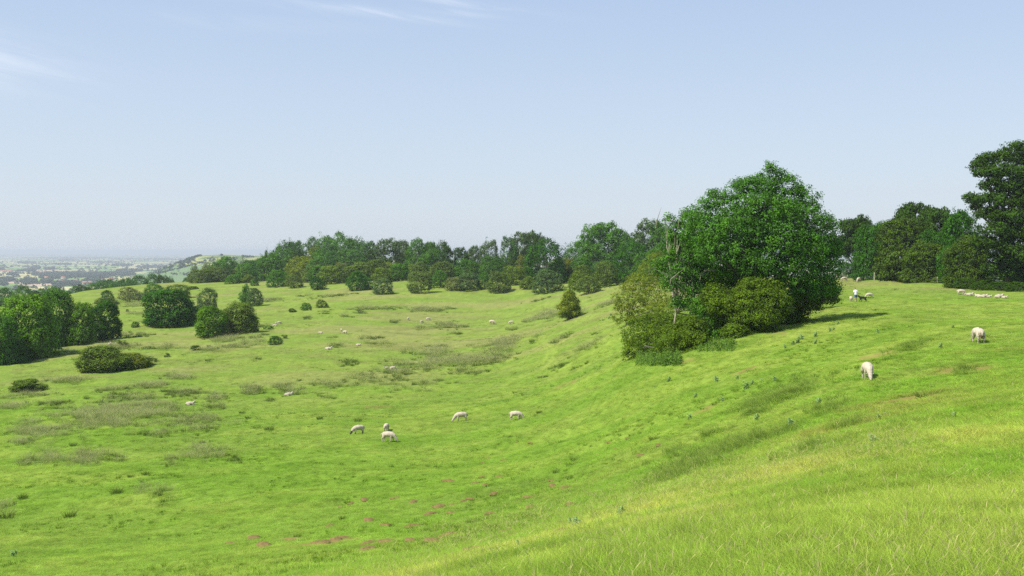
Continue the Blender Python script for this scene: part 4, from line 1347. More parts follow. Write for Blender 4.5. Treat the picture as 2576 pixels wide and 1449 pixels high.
HOUSES = [((1150, 548), 15, 'pale house among dark woods in the vale'), ((845, 545), 14, 'pink house left of the pale house in the vale'), ((1375, 600), 13, 'left house of the pink village row in the vale'),
          ((1520, 592), 13, 'middle house of the pink village row in the vale'), ((1545, 640), 15, 'lowest pink house of the village in the vale'), ((1635, 638), 12, 'house just right of the lowest pink house'),
          ((1865, 596), 16, 'long pink house above the belt of trees'), ((2010, 582), 13, 'rightmost village house above the belt of trees'), ((1120, 622), 17, 'broad pale farmhouse below the dark woods'),
          ((90, 420), 34, 'long pink barn range at the far left of the vale'), ((190, 424), 22, 'smaller pink barn right of the long barn range'), ((1870, 455), 16, 'white farmhouse at the edge of the big dark wood'), ((750, 445), 14, 'small white house at the left of the big dark wood'), ((2700, 560), 12, 'pale house at the foot of the headland')]
for i, ((zx, zy), w, label) in enumerate(HOUSES):
    house(*Z(9, zx, zy), w, w * .55, 8.5, R(20 + 37 * i % 60 - 30), label)

# ------------------------------------------------------------------ grass
def blades_mesh(name, n, rad, hmin, hmax, wid, lean, seed, mat, segs=2, heads=0.0, headw=3.0, upright=.5):
    """a tuft of curved blades; heads adds swollen seed heads"""
    r = np.random.default_rng(seed)
    V, Fc, tip, rn = [], [], [], []
    for k in range(n):
        a = r.uniform(0, 6.283)
        rr = rad * r.random() ** .6
        x, y = rr * math.cos(a), rr * math.sin(a)
        h = r.uniform(hmin, hmax)
        la = a + r.normal() * .9
        ln = lean * h * r.uniform(.2, 1.2)
        fa = r.uniform(0, 6.283)
        dx, dy = math.cos(fa), math.sin(fa)
        hd = r.random() < heads
        o = len(V)
        rv = r.random()
        ts = [0, .5, 1.0] if segs == 2 else [0, .35, .7, 1.0]
        if hd:
            ts = [0, .45, .80, .90, 1.0]
        for t in ts:
            w = wid * (1 - t) ** .6
            if hd:
                w = {0: wid * .4, .45: wid * .32, .80: wid * .35, .90: wid * headw * .5, 1.0: wid * .12}[t]
            z = h * (t - .22 * t * t * (lean if not hd else lean * .6))
            cx, cy = x + math.cos(la) * ln * t * t, y + math.sin(la) * ln * t * t
            V.append((cx - dx * w / 2, cy - dy * w / 2, z))
            V.append((cx + dx * w / 2, cy + dy * w / 2, z))
            tip += [t, t]
            rn += [rv, rv]
        for s in range(len(ts) - 1):
            q = o + s * 2
            Fc.append((q, q + 1, q + 3, q + 2))
    return mesh_np(name, np.array(V), np.array(Fc), (mat,), True, attrs={'tip': ('POINT', tip), 'rnd': ('POINT', rn)})


# meadow tufts near the camera and on the bank, cropped turf in the valley
GR = [proto('grass_tuft', blades_mesh('grass_tuft', 64, .14, .06, .20, .0052, 1.1, 40 + i, M_GRASS, 3)) for i in range(5)]
r = np.random.default_rng(21)
NG = 230000
s = r.uniform(math.log(3.4 + 0), math.log(205), NG)
y = np.exp(s)
a = r.uniform(-.62, .62, NG)
x = a * (y + 1.5)
aa = x / (y + 7.0)
tall = np.clip(1 - (y - 11) / 12, 0, 1) * sstep(-.35, .0, aa)
tall = np.maximum(tall, np.clip(1 - (y - 20) / 50, 0, 1) * sstep(.06, .32, aa))
ht = .27 + .33 * tall * (0.2 + 1.2 * fbm(x / 2.6, y / 2.0, 87, 3))
hmul = ht * np.where(y > 60, np.clip(60 / y, .45, 1) ** .5, 1.0)
sxy = np.clip(.55 + y * .026, .6, 3.6) * r.uniform(.75, 1.3, NG)
bare = np.zeros(NG)
for (wx, wy, wr, st) in WEAR:
    bare = np.maximum(bare, (np.hypot((x - wx) / 1.4, y - wy) < wr * 1.0) * (st > .45))
ok = (bare < .5) & ~((y > 120) & (r.random(NG) < .35))
x, y, hmul, sxy, tall = x[ok], y[ok], hmul[ok], sxy[ok], tall[ok]
n = len(x)
z = ground(x, y) - .012
rot = np.stack([r.normal(size=n) * .1, r.normal(size=n) * .1, r.uniform(0, 6.28, n)], -1)
o = scatter('meadow_grass', np.stack([x, y, z], -1), rot, np.stack([sxy, sxy, hmul * r.uniform(.55, 1.6, n)], -1), r.integers(0, 5, n), GR, tint=np.clip(sward(x, y) * r.uniform(.62, 1.25, (n, 1)) * np.where(r.random((n, 1)) < .16, np.array((1.18, 1.0, 1.1)), np.array((.97, 1.02, .9))) * 1.62, 0, 1))
tag(o, 'green grass growing over the hillside', 'grass', kind='stuff')

# seeding stems standing over the near grass
ST = [proto('grass_stems', blades_mesh('grass_stems', 5, .30, .10, .30, .0032, .6, 60 + i, M_STEM, 3, heads=.75, headw=2.4)) for i in range(4)]
NSs = 9500
y = np.exp(r.uniform(math.log(3.6), math.log(60), NSs))
a = r.uniform(-.62, .62, NSs)
x = a * (y + 1.5)
aa = x / (y + 7)
pr = np.maximum(np.clip(1 - (y - 14) / 12, 0, 1) * sstep(-.3, .0, aa), np.clip(1 - (y - 22) / 40, 0, 1) * sstep(.1, .3, aa)) * (.25 + 1.2 * sstep(.42, .62, fbm(x / 3.0, y / 2.2, 93, 3)))
ok = r.random(NSs) < pr
x, y = x[ok], y[ok]
# the strip of tall yellow seeding grass along the edge where the near slope drops to the valley
strip = [at(*(lambda u: (1663.6 + .4444 * u, 805 + .4444 * (1015 - .20 * u + r.normal() * 55)))(r.uniform(-1300, 1500))) for _ in range(2600)]
x = np.concatenate([x, [p.x for p in strip]])
y = np.concatenate([y, [p.y for p in strip]])
n = len(x)
sx = np.clip(.7 + y * .075, .8, 3.2) * r.uniform(.8, 1.2, n)
flat = np.where(r.random(n) < .22, 1.1, .14)
rot = np.stack([r.normal(size=n) * flat, r.normal(size=n) * flat, r.uniform(0, 6.28, n)], -1)
o = scatter('seeding_grass', np.stack([x, y, ground(x, y) - .02], -1), rot, np.stack([sx, sx, r.uniform(.6, 1.25, n)], -1), r.integers(0, 4, n), ST)
tag(o, 'straw coloured seeding grass stems standing above the near grass', 'grass', kind='stuff')

# patches of rank brown grass and dark rushes in the valley: (zone, x, y, half width, half height, density, share of dark rush)
PATCH = [
    (6, 720, 400, 420, 75, 900, .12), (6, 950, 330, 260, 40, 420, .12), (6, 260, 500, 200, 50, 320, .15), (6, 130, 570, 90, 25, 80, .5), (6, 90, 340, 90, 20, 90, .3), (6, 350, 325, 100, 25, 120, .75), (6, 180, 262, 170, 16, 160, .2),
    (6, 1020, 525, 200, 24, 170, .55), (6, 1300, 430, 170, 38, 260, .5), (6, 1330, 490, 110, 18, 80, .4), (6, 1150, 245, 90, 18, 130, .85), (6, 1240, 240, 100, 18, 120, .6), (6, 760, 262, 140, 18, 150, .75), (6, 700, 310, 90, 16, 80, .5), (6, 900, 290, 120, 16, 110, .3), (6, 1400, 290, 120, 25, 120, .3),
    (6, 170, 705, 60, 55, 110, .3), (6, 330, 690, 90, 70, 260, .1), (6, 560, 690, 130, 50, 240, .15), (6, 640, 660, 100, 35, 140, .15), (6, 770, 690, 60, 18, 40, .7), (6, 1290, 640, 100, 60, 230, .08), (6, 1410, 650, 90, 40, 140, .1), (6, 1540, 680, 60, 20, 60, .9), (6, 1120, 690, 50, 28, 60, .3),
    (6, 1160, 360, 40, 14, 22, .8), (6, 1430, 340, 100, 20, 70, .4), (6, 1780, 300, 40, 14, 30, .9), (6, 1860, 205, 60, 20, 60, .4), (6, 1680, 210, 50, 20, 50, .5), (6, 1650, 250, 70, 25, 70, .5), (6, 1930, 255, 90, 18, 80, .5), (6, 940, 890, 60, 28, 70, .3), (6, 1060, 890, 70, 20, 60, .3),
    (6, 20, 1030, 70, 50, 90, .3), (6, 1000, 200, 130, 18, 120, .2), (6, 1180, 150, 90, 18, 90, .2), (6, 750, 225, 120, 12, 80, .4), (6, 420, 165, 140, 14, 90, .1),
    (7, 900, 40, 320, 35, 560, .2), (7, 1150, 35, 140, 18, 160, .55), (7, 470, 130, 120, 35, 210, .5), (7, 300, 150, 100, 30, 160, .4), (7, 520, 100, 100, 30, 180, .5), (7, 720, 90, 60, 20, 70, .5), (7, 90, 190, 130, 30, 180, .4), (7, 740, 185, 120, 28, 170, .3), (7, 920, 105, 40, 18, 40, .6), (7, 1040, 115, 70, 14, 60, .8), (7, 200, 60, 60, 14, 60, .8), (7, 1340, 265, 40, 14, 26, .8),
    (7, 500, 235, 50, 10, 30, .4), (7, 690, 235, 40, 8, 20, .1), (7, 1590, 65, 50, 20, 40, .9), (7, 1720, 65, 80, 14, 50, .8), (7, 40, 260, 60, 14, 50, .5), (7, 1475, 140, 40, 10, 20, .4),
    (3, 1000, 1320, 200, 60, 330, .1), (3, 900, 1310, 100, 40, 120, .4), (3, 1240, 1310, 30, 20, 16, .9), (3, 1080, 1255, 26, 16, 20, .6), (3, 1800, 1340, 130, 40, 200, .15), (3, 330, 1350, 60, 20, 50, .4), (3, 410, 1135, 160, 26, 260, .5), (3, 110, 1150, 40, 14, 30, .6), (3, 500, 1210, 70, 10, 40, .3),
    (3, 1380, 1035, 200, 50, 330, .05), (3, 1180, 1080, 60, 10, 40, .2), (3, 1730, 1000, 50, 20, 50, .1), (3, 2010, 920, 110, 55, 160, .1), (3, 1340, 870, 100, 8, 110, .6), (3, 220, 970, 210, 18, 260, .15), (3, 390, 960, 60, 10, 60, .5), (3, 70, 985, 60, 12, 60, .2), (3, 1040, 1170, 40, 14, 25, .6), (3, 1300, 1235, 40, 12, 25, .3),
    (3, 1880, 1225, 40, 10, 22, .6), (3, 1580, 1250, 70, 16, 45, .4), (3, 1470, 1290, 50, 10, 30, .4), (3, 600, 1335, 40, 10, 20, .4), (3, 220, 1390, 200, 40, 200, .25),
    (2, 860, 800, 110, 18, 140, .35), (2, 1510, 760, 150, 12, 170, .7), (2, 1290, 790, 30, 8, 25, .6), (2, 1190, 760, 60, 6, 50, .4), (2, 1880, 890, 220, 16, 210, .4), (2, 1610, 965, 90, 12, 90, .5), (2, 1750, 930, 60, 14, 60, .6), (2, 2380, 900, 130, 18, 140, .2), (2, 1430, 940, 60, 8, 40, .6), (2, 1230, 985, 50, 14, 40, .8),
    (2, 2110, 1022, 45, 18, 45, .4), (2, 1880, 1185, 110, 18, 130, .6), (2, 1480, 1180, 40, 8, 24, .8), (2, 1520, 1265, 60, 22, 70, .5), (2, 1950, 1240, 120, 18, 110, .1), (2, 790, 1155, 30, 10, 20, .8), (2, 700, 1215, 90, 20, 90, .2), (2, 500, 1275, 200, 20, 150, .2), (2, 720, 1400, 60, 12, 40, .4), (2, 230, 1420, 60, 14, 40, .5),
    (2, 640, 1075, 200, 25, 120, .5), (1, 1300, 1090, 220, 16, 120, .5), (1, 1200, 1200, 200, 30, 150, .2), (1, 1500, 1220, 60, 14, 40, .8), (1, 1720, 1210, 120, 25, 110, .1), (1, 2250, 860, 140, 20, 80, .1), (1, 1350, 780, 130, 20, 90, .1), (1, 700, 1260, 220, 18, 120, .3), (1, 2100, 1235, 120, 14, 70, .2), (1, 2300, 1130, 160, 30, 110, .3), (1, 1440, 860, 120, 20, 60, .1),
]
RB = [proto('rank_tuft', blades_mesh('rank_tuft', 64, .42, .25, .95, .014, .7, 80 + i, M_RUSH, 3, heads=.35, headw=1.5)) for i in range(3)] + \
     [proto('rush_tuft', blades_mesh('rush_tuft', 40, .20, .30, .62, .024, .6, 90 + i, M_RUSHDARK, 2)) for i in range(3)]
pp, pk = [], []
r = np.random.default_rng(33)
for (zn, zx, zy, hw, hh, n_, dark) in PATCH:
    c = at(*Z(zn, zx, zy), 20)
    ex = at(*Z(zn, zx + hw, zy), 20)
    k = {1: .25, 2: .25, 3: .25, 6: .3826, 7: .3826}[zn]
    rx = hw * k * c.y / F
    top = at(*Z(zn, zx, zy - hh * .8), 20)
    bot = at(*Z(zn, zx, zy + hh), 20)
    ry = min(max(abs(top.y - bot.y) / 2, .5), rx * 2.2 + 2)
    n_ = int(min(n_, max(8, rx * ry * 3.14 * 2.2)) * (1.9 if zn == 6 else 1.0))
    q = np.clip(r.normal(size=(n_, 2)) * .62, -1.9, 1.9)
    for (u, v) in q:
        x_, y_ = c.x + u * rx + v * ry * c.x / c.y, (c.y if abs(top.y - bot.y) < 60 else c.y) + v * ry
        if fbm(x_ / (rx * .35 + .6), y_ / (ry * .35 + .6), 3, 2) < .36 + .05 * (u * u + v * v):
            continue
        pp.append((x_, y_))
        dk = r.random() < dark
        pk.append((3 if dk else 0) + r.integers(3))
pp = np.array(pp)
pk = np.array(pk)
n = len(pp)
sxy = np.clip(pp[:, 1] / 95, .75, 2.0) * r.uniform(.7, 1.35, n)
hz = r.uniform(.40, 1.35, n) * np.clip(pp[:, 1] / 160, .8, 1.1)
rot = np.stack([r.normal(size=n) * .1, r.normal(size=n) * .1, r.uniform(0, 6.28, n)], -1)
o = scatter('rank_grass', np.stack([pp[:, 0], pp[:, 1], ground(pp[:, 0], pp[:, 1]) - .04], -1), rot, np.stack([sxy, sxy, hz], -1), pk, RB)
tag(o, 'patches of tall brown seeding grass and dark rushes across the valley floor', 'grass', kind='stuff')

# small dark tussocks everywhere on the cropped turf
M_TUSSOCK = blade_mat('tussock_green', (.20, .27, .03), base=(.095, .185, .010), tip_from=.4, tipmix=.6)
TS = [proto('turf_tussock', blades_mesh('turf_tussock', 36, .20, .10, .24, .016, .8, 120 + i, M_TUSSOCK, 2)) for i in range(3)]
nt_ = 15000
y = np.exp(r.uniform(math.log(24), math.log(330), nt_))
a = r.uniform(-.60, .40, nt_)
x = a * (y + 1.5)
ok = (fbm(x / 7.0, y / 4.0, 151, 3) > .54 + .12 * r.random(nt_)) & ~((y < 45) & (a > .05))
x, y = x[ok], y[ok]
n = len(x)
sx = np.clip(y / 70, .5, 2.6) * r.uniform(.5, 1.4, n)
rot = np.stack([r.normal(size=n) * .1, r.normal(size=n) * .1, r.uniform(0, 6.28, n)], -1)
o = scatter('turf_tussocks', np.stack([x, y, ground(x, y) - .02], -1), rot, np.stack([sx * 1.3, sx * .8, r.uniform(.5, 1.3, n)], -1), r.integers(0, 3, n), TS)
tag(o, 'small darker grass tussocks dotted over the cropped turf', 'grass', kind='stuff')

# darker long grass along the bank, dense green
BANK = [(8, 660, 440, 230, 45, 520), (8, 300, 770, 270, 60, 700), (8, 60, 880, 150, 40, 320), (8, 760, 400, 90, 30, 140), (8, 480, 690, 130, 25, 170), (8, 560, 520, 60, 15, 60), (8, 880, 720, 90, 20, 90), (8, 960, 500, 110, 35, 120), (8, 1430, 140, 120, 18, 120), (8, 700, 640, 100, 20, 80), (8, 290, 650, 60, 12, 60), (8, 1060, 600, 70, 22, 70), (8, 120, 740, 60, 30, 80), (8, 1720, 290, 60, 20, 40)]
M_LONG = blade_mat('long_bank_grass', (.30, .36, .09), base=(.19, .30, .035), tip_from=.4, tipmix=.7)
LG = [proto('bank_tuft', blades_mesh('bank_tuft', 44, .18, .14, .36, .010, .75, 70 + i, M_LONG, 3)) for i in range(3)]
pp = []
for (zn, zx, zy, hw, hh, n_) in BANK:
    n_ = int(n_ * .55)
    q = np.clip(r.normal(size=(n_, 2)) * .55, -1.5, 1.5)
    for (u, v) in q:
        slope = -.33
        p = at(*Z(zn, zx + u * hw, zy + v * hh + u * hw * slope))
        pp.append((p.x, p.y))
pp = np.array(pp)
n = len(pp)
sx = np.clip(pp[:, 1] / 24, .8, 2.2) * r.uniform(.7, 1.3, n)
rot = np.stack([r.normal(size=n) * .12, r.normal(size=n) * .12, r.uniform(0, 6.28, n)], -1)
o = scatter('bank_grass', np.stack([pp[:, 0], pp[:, 1], ground(pp[:, 0], pp[:, 1]) - .03], -1), rot, np.stack([sx, sx, r.uniform(.5, 1.1, n)], -1), r.integers(0, 3, n), LG)
tag(o, 'drifts of darker long grass along the right hand bank', 'grass', kind='stuff')

# nettles at the left foot of the thicket
P, N = [], []
for k in range(900):
    p = at(*Z(4, r.uniform(200, 480), r.uniform(1325, 1385)))
    h = r.uniform(.3, 1.0)
    for q in range(7):
        P.append((p.x + r.normal() * .08, p.y + r.normal() * .08, p.z + h * (q + 1) / 7))
for k in range(420):
    p = at(*Z(4, r.uniform(560, 830), 1290 - (r.random() * 60)))
    h = r.uniform(.15, .6)
    for q in range(5):
        P.append((p.x + r.normal() * .08, p.y + r.normal() * .08, p.z + h * (q + 1) / 5))
P = np.array(P)
N = unit(r.normal(size=P.shape) * .7 + np.array((-.2, -.4, .8)))
o = link('nettle_bed', leaves_mesh('nettle_bed', P, N, .13, 8, M_NETTLE))
tag(o, 'bed of nettles and weeds at the foot of the thicket', 'nettles', kind='stuff')

# ---- single dark rush tufts, one object each
TUFTM = [blades_mesh('rush_tussock', 120, .30, .25, .62, .022, .75, 190 + i, M_RUSHDARK, 3) for i in range(3)]
TUFTS = [((8, 662, 800), .55, 'dark round rush tuft alone on the near bank'), ((6, 460, 1065), .9, 'small dark rush tuft alone at the lower left'), ((6, 765, 905), 1.0, 'dark rush tuft left of a pale grass patch at the lower left'), ((6, 960, 785), .8, 'flat dark tuft above the rush tuft at the lower left'),
         ((6, 860, 800), .6, 'low dark tuft left of the flat one'), ((6, 40, 1080), 1.2, 'dark rush clump at the left edge of the photo'), ((6, 150, 940), .8, 'faint flat tuft near the left edge'), ((7, 250, 435), 1.0, 'dark tuft just behind the dark faced sheep'), ((6, 480, 595), .8, 'brownish tuft below the long brown grass'), ((6, 1330, 575), .8, 'dark tuft above the tall pale grass clump'),
         ((6, 2100, 420), .9, 'dark tuft alone left of the three grazing sheep'), ((6, 1770, 490), 1.2, 'flat dull tuft between the lying sheep and the three grazing ones'), ((6, 1590, 380), .8, 'dark tuft right of the long brown grass'), ((6, 1630, 415), .8, 'lower dark tuft right of the long brown grass'), ((7, 1675, 695), .6, 'upper dark tuft on the lower bank'), ((7, 1640, 725), .5, 'lower dark tuft on the lower bank'),
         ((7, 1555, 772), .5, 'tiny dark tuft at the foot of the bank'), ((7, 2190, 558), .6, 'dark tuft at the start of the right hand bank'), ((7, 150, 1075), .45, 'dark tuft left of the molehills'), ((7, 1440, 378), .7, 'faint tuft below the bare pale patch'), ((7, 1590, 75), 1.0, 'dark tuft left of the foot of the thicket'), ((7, 980, 1100), .35, 'upright dark weed among the molehills'),
         ((8, 1480, 445), .6, 'brown scorched tuft below the right hand sheep'), ((8, 1735, 290), .8, 'red brown tuft right of the scorched one')]
for i, (pos, s_, label) in enumerate(TUFTS):
    p = at(*Z(*pos))
    o = link('rush_tuft', TUFTM[i % 3], None, p - Vector((0, 0, .03)), (0, 0, i * 1.3), (s_ * 1.25, s_ * 1.25, s_))
    tag(o, label, 'tuft', 'single dark tufts on the pasture')

# ---- thistles on the bank
def thistle_mesh(seed):
    r = np.random.default_rng(seed)
    P, N = [], []
    for st in range(6):
        a = r.uniform(0, 6.28)
        ln = r.uniform(.05, .2)
        h = r.uniform(.25, .55)
        for q in range(9):
            t = (q + .5) / 9
            for w in range(3):
                b_ = r.uniform(0, 6.28)
                rr = .11 * (1 - t * .6)
                P.append((math.cos(a) * ln * t + math.cos(b_) * rr, math.sin(a) * ln * t + math.sin(b_) * rr, h * t + .02))
                N.append((math.cos(b_) * .5, math.sin(b_) * .5, .8))
    return leaves_mesh('thistle', np.array(P), unit(np.array(N) + r.normal(size=(len(N), 3)) * .3), .14, seed, M_THISTLE, .42)


THM = [thistle_mesh(300 + i) for i in range(3)]
TH = [(8, 770, 130, 1.6), (8, 795, 110, 1.3), (8, 745, 140, 1.2), (8, 870, 95, 1.2), (8, 955, 65, 1.2), (8, 975, 60, 1.0), (8, 870, 135, 1.1), (8, 700, 160, 1.0), (8, 1000, 25, 1.0), (8, 40, 350, 1.3), (8, 310, 350, 1.4), (8, 480, 390, 1.4), (8, 510, 370, 1.0), (8, 640, 345, 1.0), (8, 430, 335, 1.0),
      (8, 190, 440, 1.0), (8, 345, 460, .9), (8, 160, 565, 1.1), (8, 535, 570, 1.0), (8, 1200, 705, .7), (8, 1190, 690, .5), (8, 1575, 160, 1.0), (8, 1225, 75, 1.1), (8, 1650, 45, .8), (8, 885, 480, .9), (8, 730, 600, .9), (8, 570, 355, .8), (7, 1670, 1130, .7), (7, 1650, 1120, .6), (7, 1700, 1140, .6), (7, 1970, 1065, .7), (7, 1310, 1275, .5), (6, 85, 1320, .8), (6, 100, 1310, .7),
      (3, 1840, 805, 1.8), (3, 1900, 780, 1.8), (3, 1970, 755, 1.8), (3, 2020, 750, 1.6), (3, 2030, 1030, 1.6), (3, 2010, 1060, 1.4), (3, 1950, 1080, 1.2), (3, 1130, 910, 1.4), (8, 1650, 555, .5), (8, 1230, 565, .6)]
def rank_labels(items, bands, what):
    # items: picture positions; labels each by the strip of ground it stands in and its order there from the left
    out = [None] * len(items)
    for lo, hi, place in bands:
        idx = sorted([i for i, (px, py) in enumerate(items) if lo <= py < hi], key=lambda i: items[i][0])
        for k, i in enumerate(idx):
            out[i] = f'{what} {place}, ' + ('only one there' if len(idx) == 1 else 'leftmost' if k == 0 else 'rightmost' if k == len(idx) - 1 else f'{ORD[k]} from the left')
    return out


TL = rank_labels([Z(*t[:3]) for t in TH], ((0, 760, 'by the bushes across the valley'), (760, 838, 'on the slope left of the thicket'), (838, 880, 'high on the bank under the thicket'), (880, 945, 'on the upper bank'), (945, 985, 'midway down the bank'), (985, 1070, 'low on the bank'), (1070, 1300, 'in the near bank grass'), (1300, 1449, 'at the bottom of the photo')), 'blue green thistle')
for i, (zn, zx, zy, s_) in enumerate(TH):
    p = at(*Z(zn, zx, zy))
    o = link('thistle', THM[i % 3], None, p - Vector((0, 0, .02)), (0, 0, i * 2.1), (s_ * .72, s_ * .72, s_ * .62))
    tag(o, TL[i], 'thistle', 'thistles on the pasture')

# ---- molehills
def mole_mesh(seed):
    r = np.random.default_rng(seed)
    V, Fc = [(0, 0, .115)], []
    rings, sd = 4, 14
    for k in range(1, rings + 1):
        for q in range(sd):
            a = 6.283 * q / sd
            rr = k / rings * .36 * (1 + .35 * math.sin(a * 2 + seed) * (k / rings) + r.normal() * .06)
            V.append((rr * math.cos(a), rr * math.sin(a), .115 * math.cos(k / rings * 1.57) + r.normal() * .014 - (.03 if k == rings else 0)))
    for q in range(sd):
        Fc.append((0, 1 + q, 1 + (q + 1) % sd, 1 + (q + 1) % sd))
    F3 = [(0, 1 + q, 1 + (q + 1) % sd) for q in range(sd)]
    for k in range(rings - 1):
        for q in range(sd):
            a, b_ = 1 + k * sd + q, 1 + k * sd + (q + 1) % sd
            F3 += [(a, a + sd, b_ + sd), (a, b_ + sd, b_)]
    return mesh_np('molehill', np.array(V), np.array(F3), (M_SOIL,), False)


MM = [mole_mesh(i) for i in range(5)]
MOLE = [(870, 1183, 1.0), (110, 1215, .9), (150, 1200, .6), (25, 1240, 1.0), (-10, 1235, .7), (460, 1228, .95), (305, 1280, .9), (750, 1225, .9), (610, 1125, .85), (320, 1085, .9), (290, 950, .7), (500, 940, .7), (612, 965, .75), (845, 825, .9), (785, 995, .9), (725, 1042, .75), (865, 1038, .6),
        (1020, 842, .6), (1095, 855, .8), (1190, 796, .75), (1065, 803, .5), (1110, 676, .75), (1215, 690, .8), (1075, 707, .6), (1295, 568, .5), (1385, 580, .6), (1630, 868, .85), (1530, 858, .7), (1390, 933, .75), (1145, 912, .7), (1385, 1000, .8), (1665, 982, .6), (1770, 917, .6), (1590, 714, .6), (1720, 568, .5), (1840, 655, .6), (1945, 618, .5), (2115, 660, .6), (2225, 592, .5), (1525, 825, .5),
        (440, 1118, .7), (320, 1235, .7), (600, 1218, .7), (1250, 1158, .7), (1285, 1195, .6), (1625, 1168, .6), (1080, 1285, .8), (65, 1122, .6), (990, 945, .55), (945, 960, .45), (205, 975, .5), (135, 1000, .5), (1120, 1040, .55), (1295, 715, .5), (1450, 1110, .5), (2030, 545, .5), (1545, 572, .5), (1905, 575, .5), (880, 980, .5)]
MOLE += [(-433, 1203, 1.0), (-365, 1250, 1.0), (-590, 1235, .5)]
ML = rank_labels([Z(7, t[0], t[1]) for t in MOLE], ((0, 1140, 'in the farthest scatter'), (1140, 1186, 'in the far scatter'), (1186, 1228, 'in the upper middle scatter'), (1228, 1262, 'in the middle scatter'), (1262, 1300, 'in the lower middle scatter'), (1300, 1340, 'in the near scatter'), (1340, 1362, 'in the row above the near grass'), (1362, 1449, 'nearest to the bottom edge')), 'red brown molehill')
for i, (zx, zy, s_) in enumerate(MOLE):
    p = at(*Z(7, zx, zy))
    o = link('molehill', MM[i % 5], None, p + Vector((0, 0, .02)), (0, 0, i * 1.7), (s_ * 1.15, s_ * .95, s_ * .8))
    tag(o, ML[i], 'molehill', 'molehills on the valley floor')

# ------------------------------------------------------------------ animals and the walker
def skin(name, verts, edges, radii, mats, voxel=.02, squash=1.0, assign=None, lumps=0.0, smooth=4):
    """one continuous body: limbs of given thickness along a skeleton, fused into a single closed skin"""
    bm = bmesh.new()
    for (i, j) in edges:
        p0, p1 = Vector(verts[i]), Vector(verts[j])
        r0, r1 = radii[i], radii[j]
        r0 = r0 if isinstance(r0, tuple) else (r0, r0)
        r1 = r1 if isinstance(r1, tuple) else (r1, r1)
        n = max(2, int((p1 - p0).length / (min(min(r0), min(r1)) * .45)) + 1)
        for k in range(n + 1):
            t = k / n
            rx, rz = r0[0] * (1 - t) + r1[0] * t, r0[1] * (1 - t) + r1[1] * t
            g = bmesh.ops.create_icosphere(bm, subdivisions=2, radius=1)
            c = p0.lerp(p1, t)
            for v in g['verts']:
                v.co = Vector((v.co.x * (rx + rz) / 2, v.co.y * rx * squash, v.co.z * rz)) + c if squash != 2 else \
                    Vector((v.co.x * rx, v.co.y * rz, v.co.z * (rx + rz) / 2)) + c
    me = bpy.data.meshes.new(name)
    bm.to_mesh(me)
    bm.free()
    ob = bpy.data.objects.new(name, me)
    COL.objects.link(ob)
    rm = ob.modifiers.new('fuse', 'REMESH')
    rm.mode = 'VOXEL'
    rm.voxel_size = voxel
    sm = ob.modifiers.new('smooth', 'SMOOTH')
    sm.factor = .5
    sm.iterations = smooth
    dg = bpy.context.evaluated_depsgraph_get()
    out = bpy.data.meshes.new_from_object(ob.evaluated_get(dg), depsgraph=dg)
    out.name = name
    bpy.data.objects.remove(ob)
    bpy.data.meshes.remove(me)
    out.materials.clear()
    for m in mats:
        out.materials.append(m)
    if lumps:
        for v in out.vertices:
            n_ = v.normal
            v.co += n_ * lumps * (math.sin(v.co.x * 61 + v.co.z * 23) * math.sin(v.co.z * 57 + v.co.y * 31) + .6 * math.sin(v.co.y * 97 + v.co.x * 13))
    for p in out.polygons:
        p.use_smooth = True
        if assign:
            p.material_index = assign(p.center)
    return out


def sheep_body(pose, dark=False):
    if pose == 'graze':
        v = [(-.30, 0, .54), (0, 0, .56), (.26, 0, .55), (.44, 0, .48), (.58, 0, .31), (.68, 0, .16), (.75, 0, .07)]
        rd = [(.205, .20), (.245, .225), (.20, .195), (.15, .15), (.10, .10), (.078, .08), (.048, .05)]
        hz = .36
        hx = .50
    elif pose == 'stand':
        v = [(-.30, 0, .56), (0, 0, .57), (.26, 0, .57), (.42, 0, .66), (.50, 0, .78), (.60, 0, .80), (.71, 0, .73)]
        rd = [(.20, .21), (.25, .235), (.21, .20), (.13, .13), (.10, .10), (.08, .085), (.045, .05)]
        hz = 2
        hx = .46
    else:
        v = [(-.34, 0, .20), (-.02, 0, .23), (.26, 0, .22), (.40, 0, .30), (.47, 0, .42), (.56, 0, .45), (.67, 0, .39)]
        rd = [(.19, .20), (.25, .235), (.21, .20), (.13, .13), (.10, .10), (.08, .085), (.045, .05)]
        hz = 2
        hx = .43
    e = [(i, i + 1) for i in range(6)]
    for sgn in (-1, 1):
        if pose == 'lie':
            o = len(v)
            v += [(.36, sgn * .16, .10), (.50, sgn * .17, .05)]
            rd += [.06, .04]
            e += [(2, o), (o, o + 1)]
            o = len(v)
            v += [(-.20, sgn * .22, .10), (-.02, sgn * .25, .05)]
            rd += [.07, .04]
            e += [(0, o), (o, o + 1)]
        else:
            o = len(v)
            v += [(.26 + .02 * sgn, sgn * .12, .36), (.27 + .06 * sgn, sgn * .12, .19), (.26 + .08 * sgn, sgn * .12, .015)]
            rd += [.075, .040, .034]
            e += [(2, o), (o, o + 1), (o + 1, o + 2)]
            o = len(v)
            v += [(-.34, sgn * .13, .38), (-.42 + .04 * sgn, sgn * .12, .22), (-.37 + .05 * sgn, sgn * .12, .015)]
            rd += [.10, .045, .034]
            e += [(0, o), (o, o + 1), (o + 1, o + 2)]
    face = M_DARKFACE if dark else M_FACE

    def assign(c):
        if pose == 'graze':
            return 1 if (c.x > .53 and c.z < hz) or c.z < .20 else 0
        if pose == 'stand':
            return 1 if c.x > hx or c.z < .20 else 0
        return 1 if c.x > hx and c.z > .25 else 0
    return skin('fleece', v, e, rd, (M_FLEECE, face), .024, 1.0, assign, .007)


